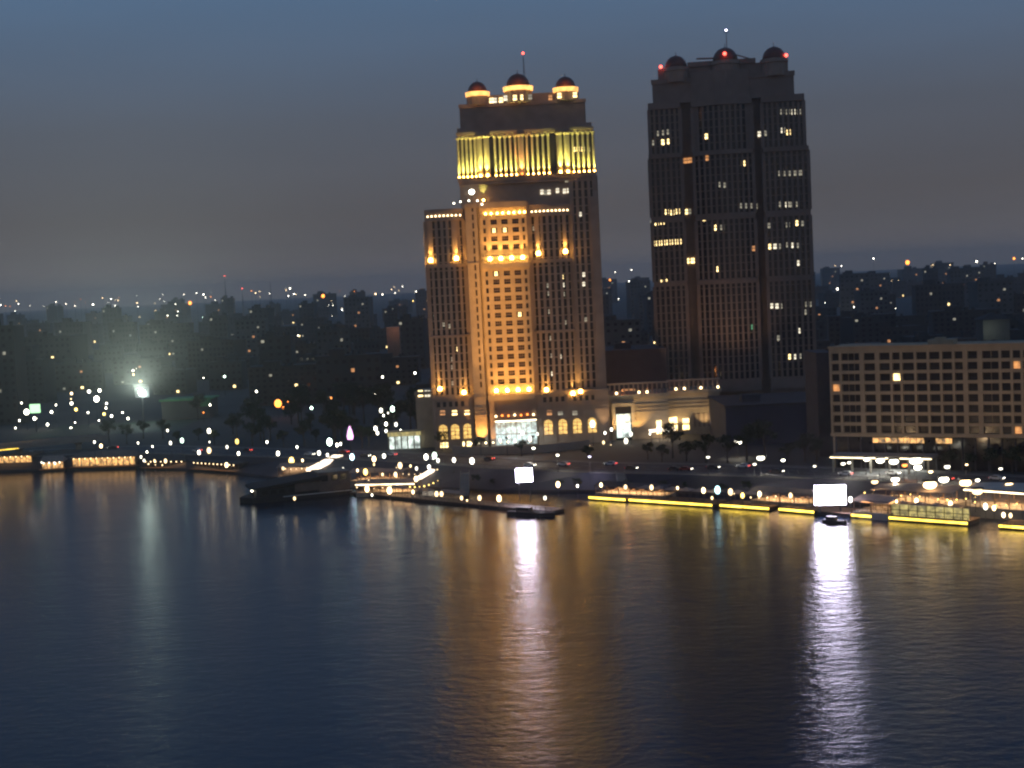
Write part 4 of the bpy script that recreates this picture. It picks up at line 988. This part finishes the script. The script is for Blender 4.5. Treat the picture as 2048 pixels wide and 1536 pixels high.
# flyover on the left
a = on(-120, 907, 11); e = on(216, 873, 11)
L = (e-a).length; rz = math.atan2(e.y-a.y, e.x-a.x)
o = thing('flyover_bridge', 'slim curved flyover bridge with amber lit underside above the golden restaurants', 'bridge', (a.x, a.y, 0), rz)
mb('concrete').box(0, L, 0, 9, 9.6, 10.9).build('deck', o)
c = mb('concrete'); c.box(0, L, -.2, .1, 10.9, 11.9); c.box(0, L, 8.9, 9.2, 10.9, 11.9); c.build('parapet', o)
for x in (8, 34, 60): mb('concrete').lathe(0, 0, [(1.6, GZ-6.5), (1.2, 8.4), (3.2, 9.58)], 12).build('pier', o, (x, 4.5, 0))
mb('strip').box(0, L*.45, -.3, -.22, 9.7, 9.9).build('edge_light', o)
for i in range(5): light('bridge_light', 'POINT', tuple(o.matrix_basis @ Vector((6+9*i, 2, 14))), 160, (1,.6,.2), .3)

# lit colonnade on the annex forecourt
p = at(776, 884, 584); q = at(842, 882, 584)
o = thing('colonnade', 'small lit colonnade with yellow frieze beside the annex forecourt', 'pavilion', (p.x, 584, GZ))
L = q.x - p.x
c = mb('limestone')
for j in range(6): c.box((L-.5)*j/5, (L-.5)*j/5+.5, 0, .5, 0, 5.6)
c.box(-.3, L+.3, -.3, 5, 7.2, 7.6); c.build('frame', o)
mb('rest_glass').box(0, L, -.05, .6, 5.6, 7.15).build('frieze', o)
c = mb('portal_lit'); c.box(.4, L-.4, 2.2, 2.4, .2, 5.2); c.build('shop_window', o)
# strings of small bulbs over the terraces
SL = [(712,938,800,932), (730,958,800,950), (800,946,880,936), (565,936,640,925), (705,972,790,968), (815,972,880,958), (1720,982,1830,986), (1830,990,1960,992), (1940,1000,2044,1004), (1460,984,1560,990), (290,926,372,922), (590,908,690,902)]
for i, (x0, y0, x1, y1) in enumerate(SL):
    za, zc = 6.2, 6.0
    a, e = on(x0, y0, za), on(x1, y1, zc); L = (e-a).length
    o = thing('string_light', 'drooping string of small warm bulbs over the river terraces, {} from the left'.format(nth(sorted(v[0] for v in SL).index(x0))), 'string light', tuple(a), math.atan2(e.y-a.y, e.x-a.x), 'bulb strings over the terraces')
    N = max(5, int(L/2.4)); c = mb('post_paint'); bm_ = mb(VR.choice(('near_a', 'near_a', 'near_y', 'soft_a'))).ball(0, 0, -.1, .15, n=8, k=5).mesh('bulb')
    pt = lambda t: Vector((L*t, 0, (zc-za)*t - 1.1*(1-(2*t-1)**2)))
    for j in range(N): c.bar(pt(j/N), pt((j+1)/N), .02, n=4)
    for xx in (0, L): c.cyl(xx, 0, -za+1.5, .1, .07, n=6)
    c.build('cable', o)
    for j in range(N):
        if VR.random() < .85: k = obj('bulb', bm_, o, tuple(pt((j+.5)/N))); k.scale = (VR.uniform(.8, 1.8),)*3

# ------------------------------------------------------------------ cars
def make_car(paint, back):
    body = mb(paint)
    prof = [(-2.1,.35),(2.1,.35),(2.2,.75),(2.0,.95),(1.1,1.0),(.6,1.45),(-1.0,1.47),(-1.7,1.0),(-2.1,.95)]
    nP = len(prof)
    body.add([(x,-.85,z) for x,z in prof]+[(x,.85,z) for x,z in prof], [tuple(range(nP)), tuple(range(2*nP-1,nP-1,-1))]+[(i,nP+i,nP+(i+1)%nP,(i+1)%nP) for i in range(nP)])
    body.use('glass_dark'); body.box(-1.2,.7,-.88,-.86,1.02,1.38); body.box(-1.2,.7,.86,.88,1.02,1.38)
    t = thing('parked_car' if back is None else 'car', '', 'car')
    body.build('body', t)
    w = mb('rubber'); w.lathe(0,0,[(.33,-.1),(.33,.1)],12); wm = w.mesh('wheel')
    for x in (-1.35, 1.35):
        for y in (-.8, .8):
            q = obj('wheel', wm, t, (x, y, .33)); q.rotation_euler = (R(90), 0, 0)
    hl = mb('near_w' if back != 'off' else 'paint').ball(0,0,0,.14,.2,.14,8,5).mesh('headlight'); tl = mb('near_r' if back != 'off' else 'rubber').ball(0,0,0,.12,.22,.14,8,5).mesh('tail_light')
    for y in (-.6, .6): obj('headlight', hl, t, (2.18, y, .72)); obj('tail_light', tl, t, (-2.1, y, .8))
    return t
M['car_white'] = plain('car_white', (.6,.6,.6), .3); M['car_dark'] = plain('car_dark', (.04,.04,.05), .3); M['car_red'] = plain('car_red', (.3,.04,.03), .3)
protos = {k: make_car(k, 'on') for k in ('car_white', 'car_dark', 'car_red')}
used = set()
def road_pt(px, off, z=GZ+.004):
    best = None
    for i in range(n-1):
        p, q = TOP[i], TOP[i+1]
        for k in range(11):
            c0 = p.lerp(q, k/10); t = (q-p).normalized(); nn = Vector((-t.y, t.x, 0)); w = c0 + nn*off
            sx = w.x/w.y
            tgt = at(px, 930, w.y).x/w.y
            if best is None or abs(sx-tgt) < best[0]: best = (abs(sx-tgt), w, math.atan2(t.y, t.x))
    return best[1], best[2]
cars = [(60,7,0,'car_white'),(240,17,1,'car_dark'),(395,8,1,'car_white'),(500,13,1,'car_dark'),(620,8,0,'car_white'),(690,17,1,'car_red'),(735,8,0,'car_dark'),(790,14,1,'car_white'),(860,8,0,'car_white'),
        (985,17,1,'car_dark'),(1060,8,0,'car_white'),(1130,13,1,'car_white'),(1225,18,1,'car_white'),(1262,8,0,'car_dark'),(1341,8,0,'car_dark'),(1367,8,0,'car_red'),(1428,13,0,'car_dark'),(1490,18,1,'car_white'),(1560,8,0,'car_dark'),(1690,8,1,'car_white'),(1780,14,0,'car_white'),(1900,8,1,'car_dark'),(1980,14,0,'car_white')]
cn = {'car_white': 'white', 'car_dark': 'dark', 'car_red': 'red'}
for i, (px, off, rev, k) in enumerate(cars):
    w, rz = road_pt(px, off); rz += math.pi if rev else 0
    lab = f'{cn[k]} car on the riverside road, {nth(i)} from the left of the cars'
    loc = (w.x, w.y, GZ+.01)
    if k not in used:
        used.add(k); protos[k].location = loc; protos[k].rotation_euler = (0,0,rz); protos[k]['label'] = lab; protos[k]['group'] = 'cars on the riverside road'
    else: dup(protos[k], loc, rz, lab, 'cars on the riverside road')

# ------------------------------------------------------------------ trees
def tree_meshes(seed, hgt, wid, nl):
    rnd = random.Random(seed)
    t = mb('bark'); t.lathe(0, 0, [(.35,0),(.22,hgt*.35),(.12,hgt*.7)], 7)
    tips = []
    for i in range(7):
        an = rnd.uniform(0, 6.28); z0 = hgt*rnd.uniform(.3,.5); r = wid*rnd.uniform(.4,.85); z1 = hgt*rnd.uniform(.55,.9)
        t.bar((0,0,z0), (r*math.cos(an), r*math.sin(an), z1), .12, .03, 5); tips.append((r*math.cos(an), r*math.sin(an), z1))
    c = mb('leaf')
    cl = [(x, y, z, wid*rnd.uniform(.28,.5)) for x,y,z in tips] + [(rnd.uniform(-.4,.4)*wid, rnd.uniform(-.4,.4)*wid, hgt*rnd.uniform(.6,.95), wid*rnd.uniform(.3,.5)) for _ in range(6)]
    for _ in range(nl):
        x,y,z,r = rnd.choice(cl)
        d = Vector((rnd.gauss(0,1), rnd.gauss(0,1), rnd.gauss(0,1))).normalized()*r*rnd.random()**.4
        p = Vector((x,y,z))+Vector((d.x,d.y,d.z*.8)); u = Vector((rnd.gauss(0,1),rnd.gauss(0,1),rnd.gauss(0,1))).normalized(); v = u.cross(Vector((rnd.gauss(0,1),rnd.gauss(0,1),rnd.gauss(0,1)))).normalized(); s = rnd.uniform(.2,.5)
        c.add([tuple(p-u*s), tuple(p+v*s*.5), tuple(p+u*s), tuple(p-v*s*.5)], [(0,1,2,3)])
    return t.mesh('trunk'), c.mesh('crown')
TV = [tree_meshes(1, 9, 3.6, 900), tree_meshes(2, 12, 4.4, 1100), tree_meshes(3, 7, 3.0, 700)]
def tree(i, loc, s, label, group):
    o = thing('leafy_tree', label, 'tree', loc, random.uniform(0, 6.28), group); tr, cr = TV[i % 3]
    for nm, me in (('trunk', tr), ('crown', cr)): q = obj(nm, me, o); q.scale = (s,)*3
tr = random.Random(3)
spots = {'wood': [(tr.uniform(395, 835), tr.uniform(40, 170)) for _ in range(34)], 'left': [(x, random.uniform(28, 75)) for x in (230,262,300,330,372,400,440,470,505,540,575,610,640,675,720,745)],
         'mid': [(x, random.uniform(27, 34)) for x in (880, 960, 1040, 1175, 1300, 1318)], 'right': [(x, random.uniform(27, 40)) for x in (1345,1380,1420,1455,1490,1530,1570,1605,1640)],
         'hot': [(x, 27) for x in (1880,1925,1975,2030)]}
tl = {'wood': 'tall dark tree in the grove left of the golden tower, {} from the left', 'left': 'dark leafy tree along the left riverside road, {} from the left', 'mid': 'dark tree before the golden tower forecourt, {} from the left', 'right': 'dark tree before the unlit navy block, {} from the left', 'hot': 'dark tree before the hotel ground floor, {} from the left'}
for z, rows in spots.items():
    for i, (px, off) in enumerate(sorted(rows)):
        w, _ = road_pt(px, off); tree(random.randrange(3), (w.x, w.y, GZ), random.uniform(1.1, 1.7) if z == 'wood' else random.uniform(.75, 1.2) if z != 'mid' else .7, tl[z].format(nth(i)), 'roadside trees ' + {'wood':'grove','left':'left','mid':'centre','right':'right','hot':'hotel'}[z])

for i, px in enumerate((905, 945, 990, 1110, 1150, 1215, 1260, 1320, 1375, 1450, 1490, 1560)):
    w, _ = road_pt(px, -random.uniform(4, 13)); o = thing('bush', 'dark bush on the sloping bank below the road, {} from the left'.format(nth(i)), 'bush', (w.x, w.y, 3.2), 0, 'bushes on the bank')
    q = obj('foliage', TV[i % 3][1], o, (0, 0, -1.8)); q.scale = (.42, .42, .36)

# ------------------------------------------------------------------ far city
def block_mesh(seed, w, d, h, wall):
    rnd = random.Random(seed); b = mb(wall)
    b.box(-w/2, w/2, 0, d, 0, h); b.box(-w/2-.3, w/2+.3, -.3, 0, h, h+.9); b.box(-w/2-.3, w/2+.3, 0, d+.3, h, h+.5)
    b.box(-w*.3, -w*.05, d*.3, d*.6, h+.5, h+3.6)
    for i in range(3):
        x = rnd.uniform(-w*.4, w*.4); b.cyl(x, d*rnd.uniform(.2,.8), h+.5, h+2.4, .9, n=8)
    lits = []
    b.use('glass_dark'); nx = max(3, int(w/3)); nz = max(2, int(h/3.3))
    for i in range(nx):
        for j in range(nz):
            if rnd.random() < .85:
                x = -w/2+w*(i+.5)/nx; z = 1.2+h*j/nz; b.use('glass_dark' if rnd.random() > .05 else rnd.choice(('win_d', 'win_d', 'win_o', 'win_y'))).box(x-.7, x+.7, -.05, -.004, z, z+1.5)
    return b.mesh('city_block')
BV = []
for s, (w, d, h, k) in enumerate(((18,14,16,'city_grey'),(24,16,22,'city_brown'),(14,14,28,'city_grey'),(30,18,13,'city_brown'),(20,16,36,'city_pale'),(26,18,19,'city_grey'),(16,14,45,'city_grey'),(34,20,24,'city_brown'))): BV.append(block_mesh(s, w, d, h, k))
rnd = random.Random(5); nb = 0
def put(me, x, y, s, sz, label, group):
    o = obj('city_block', me, None, (x, y, GZ)); o.scale = (s, s, sz); o.rotation_euler = (0, 0, rnd.uniform(-.25, .25)); tag(o, label, 'building', group)
LB = 'dark low city block fading into the haze beyond the riverfront'
for row, (Y, cntb) in enumerate(((690,15),(760,17),(850,18),(960,20),(1100,22),(1280,24),(1500,26),(1800,28),(2200,30),(2800,30),(3600,30))):
    for i in range(cntb):
        u = -0.40 + .84*(i+rnd.uniform(.15,.85))/cntb
        X = u*Y*1.0; yy = Y*rnd.uniform(.97, 1.06)
        if yy < 720 and -45 < X < 145: continue
        if yy < 960 and X/yy < -.17: continue
        if yy < 840 and X < -45: continue
        if yy < 900 and X > 60 : 
            if rnd.random() < .4: continue
        g = min(1.0 + Y/3000, 2.2)
        me = rnd.choice(BV[:4]+BV[5:6]+BV[7:] + (BV[:1]+BV[4:5] if Y > 800 else [])) if Y < 2000 else rnd.choice(BV[:6])
        hh = max(v.co.z for v in me.vertices); szz = min(g*rnd.uniform(.7,1.15), ((60 if Y < 1500 else 66) + Y*.004)*rnd.uniform(.75, 1)/hh)
        put(me, X, yy, g*rnd.uniform(.8,1.15), szz, LB, 'hazy city blocks'); nb += 1
p = on(668, 800, GZ); put(BV[4], p.x, 880, 1.0, 1.15, 'tall pale slab block standing alone left of the golden tower', None)
p = on(0, 800, GZ); put(BV[6], at(-6, 700, 800).x, 800, 1.2, 1.2, 'tall dark block at the far left edge above the bridge', None)
p = at(786, 668, 1000); o = thing('brick_house', 'reddish house wall catching light below the skyline left of the golden tower', 'house', (p.x, 1000, GZ))
mb('brown_wall').box(-4.5, 4.5, 0, 10, 0, p.z-GZ+4).build('wall', o); mb('brown_wall').box(-4.8, 4.8, -.3, 10.3, p.z-GZ+4, p.z-GZ+4.8).build('roof', o)
light('house_light', 'POINT', (p.x+2, 992, p.z+3), 900, (1,.5,.3), .4)
p = at(1993, 658, 760); o = thing('villa', 'pale villa lit from the front above the hotel roof', 'house', (p.x, 760, GZ))
c = mb('city_pale'); c.box(-7, 7, 0, 12, 0, p.z-GZ+5); c.build('wall', o)
c = mb('city_brown'); c.add([(-8,-1,p.z-GZ+5),(8,-1,p.z-GZ+5),(8,13,p.z-GZ+5),(-8,13,p.z-GZ+5),(0,6,p.z-GZ+9)], [(0,1,4),(1,2,4),(2,3,4),(3,0,4),(3,2,1,0)]); c.build('roof', o)
light('villa_light', 'POINT', (p.x-5, 752, p.z), 700, (.85,1,.8), .4)
for i, (px, top) in enumerate(((449,553),(484,578),(540,562))):
    p = at(px, top, 2500); o = thing('radio_mast', ('tall', 'short', 'bare thin')[i] + ' radio mast on the hazy skyline left of the golden tower', 'mast', (p.x, 2500, GZ))
    c = mb('steel')
    for k in range(3): t = 2*math.pi*k/3; c.bar((2.5*math.cos(t), 2.5*math.sin(t), 0), (0, 0, p.z-GZ-1), .35, .12)
    for k in range(8): c.lathe(0, 0, [(2.3-.27*k, (p.z-GZ)*k/9+2), (2.3-.27*k, (p.z-GZ)*k/9+2.4)], 6)
    c.build('lattice', o)

# ------------------------------------------------------------------ haze
hz = mb('paint').box(-9500, 9500, -450, 14500, -5, 172).build('haze'); hz['kind'] = 'stuff'
m = bpy.data.materials.new('haze_air'); m.use_nodes = True; nt = m.node_tree; nt.nodes.clear()
pv = nt.nodes.new('ShaderNodeVolumePrincipled'); pv.inputs['Color'].default_value = (.97, .93, .90, 1); pv.inputs['Density'].default_value = HAZE = 0.00011
pv.inputs['Anisotropy'].default_value = 0.72
out = nt.nodes.new('ShaderNodeOutputMaterial'); nt.links.new(pv.outputs['Volume'], out.inputs['Volume'])
hz.data.materials.clear(); hz.data.materials.append(m); hz.visible_shadow = True

# ------------------------------------------------------------------ sky, sun, camera
w = bpy.data.worlds.new('World'); scene.world = w; w.use_nodes = True; nt = w.node_tree
bg = nt.nodes['Background']
SUN_E, SUN_R = -3.0, 180.0
sky = nt.nodes.new('ShaderNodeTexSky'); sky.sky_type = 'NISHITA'; sky.sun_disc = False
sky.sun_elevation = R(SUN_E); sky.sun_rotation = R(SUN_R); sky.air_density = 1.2; sky.dust_density = 3.0
tc = nt.nodes.new('ShaderNodeTexCoord'); sep = nt.nodes.new('ShaderNodeSeparateXYZ'); nt.links.new(tc.outputs['Generated'], sep.inputs[0])
rp = nt.nodes.new('ShaderNodeValToRGB'); nt.links.new(sep.outputs['Z'], rp.inputs['Fac'])
e = rp.color_ramp.elements
e[0].position = 0.0; e[0].color = (.17, .148, .142, 1)
e[1].position = 1.0; e[1].color = (.022, .055, .14, 1)
for pos, c in ((.012, (.140, .126, .126)), (.03, (.108, .101, .106)), (.05, (.096, .091, .097)), (.11, (.090, .104, .134)), (.19, (.085, .144, .238)), (.40, (.048, .115, .245))):
    q = e.new(pos); q.color = c + (1,)
mul = nt.nodes.new('ShaderNodeMix'); mul.data_type = 'RGBA'; mul.blend_type = 'ADD'; mul.inputs[0].default_value = 1.0
sc_ = nt.nodes.new('ShaderNodeMix'); sc_.data_type = 'RGBA'; sc_.blend_type = 'MULTIPLY'; sc_.inputs[0].default_value = 1.0
sc_.inputs[7].default_value = (.06, .06, .06, 1)
nt.links.new(sky.outputs['Color'], sc_.inputs[6]); nt.links.new(sc_.outputs[2], mul.inputs[6]); nt.links.new(rp.outputs['Color'], mul.inputs[7])
sm = nt.nodes.new('ShaderNodeMapping'); sm.inputs['Scale'].default_value = (1.2, 1.2, 9); nt.links.new(tc.outputs['Generated'], sm.inputs['Vector'])
sn = nt.nodes.new('ShaderNodeTexNoise'); sn.inputs['Scale'].default_value = 2.2; sn.inputs['Detail'].default_value = 5; nt.links.new(sm.outputs['Vector'], sn.inputs['Vector'])
mr = nt.nodes.new('ShaderNodeMapRange'); mr.inputs[1].default_value = .3; mr.inputs[2].default_value = .7; mr.inputs[3].default_value = .955; mr.inputs[4].default_value = 1.045; nt.links.new(sn.outputs['Fac'], mr.inputs[0])
hz2 = nt.nodes.new('ShaderNodeMix'); hz2.data_type = 'RGBA'; hz2.blend_type = 'MULTIPLY'; hz2.inputs[0].default_value = 1.0
nt.links.new(mul.outputs[2], hz2.inputs[6]); nt.links.new(mr.outputs[0], hz2.inputs[7])
nt.links.new(hz2.outputs[2], bg.inputs['Color']); bg.inputs['Strength'].default_value = 1.0
sl = bpy.data.lights.new('sun', 'SUN'); sl.energy = 0.03; sl.angle = R(40); sl.color = (1, .85, .75)
so = bpy.data.objects.new('sun', sl); COL.objects.link(so); so.rotation_euler = (R(80), 0, R(10))

cam = bpy.data.cameras.new('camera'); co = bpy.data.objects.new('camera', cam); COL.objects.link(co)
cam.sensor_width = 36; cam.lens = 36*F/2048; cam.clip_end = 60000; cam.clip_start = 1
ca, sa, cp, sp = math.cos(A), math.sin(A), math.cos(PT), math.sin(PT)
r_ = Vector((ca, -sa*sp, -sa*cp)); u_ = Vector((sa, ca*sp, ca*cp)); f_ = Vector((0, cp, -sp))
mat = Matrix(((r_.x, u_.x, -f_.x, 0), (r_.y, u_.y, -f_.y, 0), (r_.z, u_.z, -f_.z, H), (0, 0, 0, 1)))
co.matrix_world = mat
scene.camera = co
vs = scene.view_settings; vs.view_transform = 'Standard'; vs.look = 'None'; vs.exposure = 0; vs.gamma = 1
cy = scene.cycles
cy.use_denoising = True
try: cy.denoiser = 'OPENIMAGEDENOISE'
except Exception: pass
cy.use_light_tree = True; cy.max_bounces = 5; cy.diffuse_bounces = 2; cy.glossy_bounces = 3; cy.volume_bounces = 1; cy.transmission_bounces = 2
cy.sample_clamp_indirect = 6.0; cy.sample_clamp_direct = 0; cy.filter_width = 2.3
cy.caustics_reflective = False; cy.caustics_refractive = False
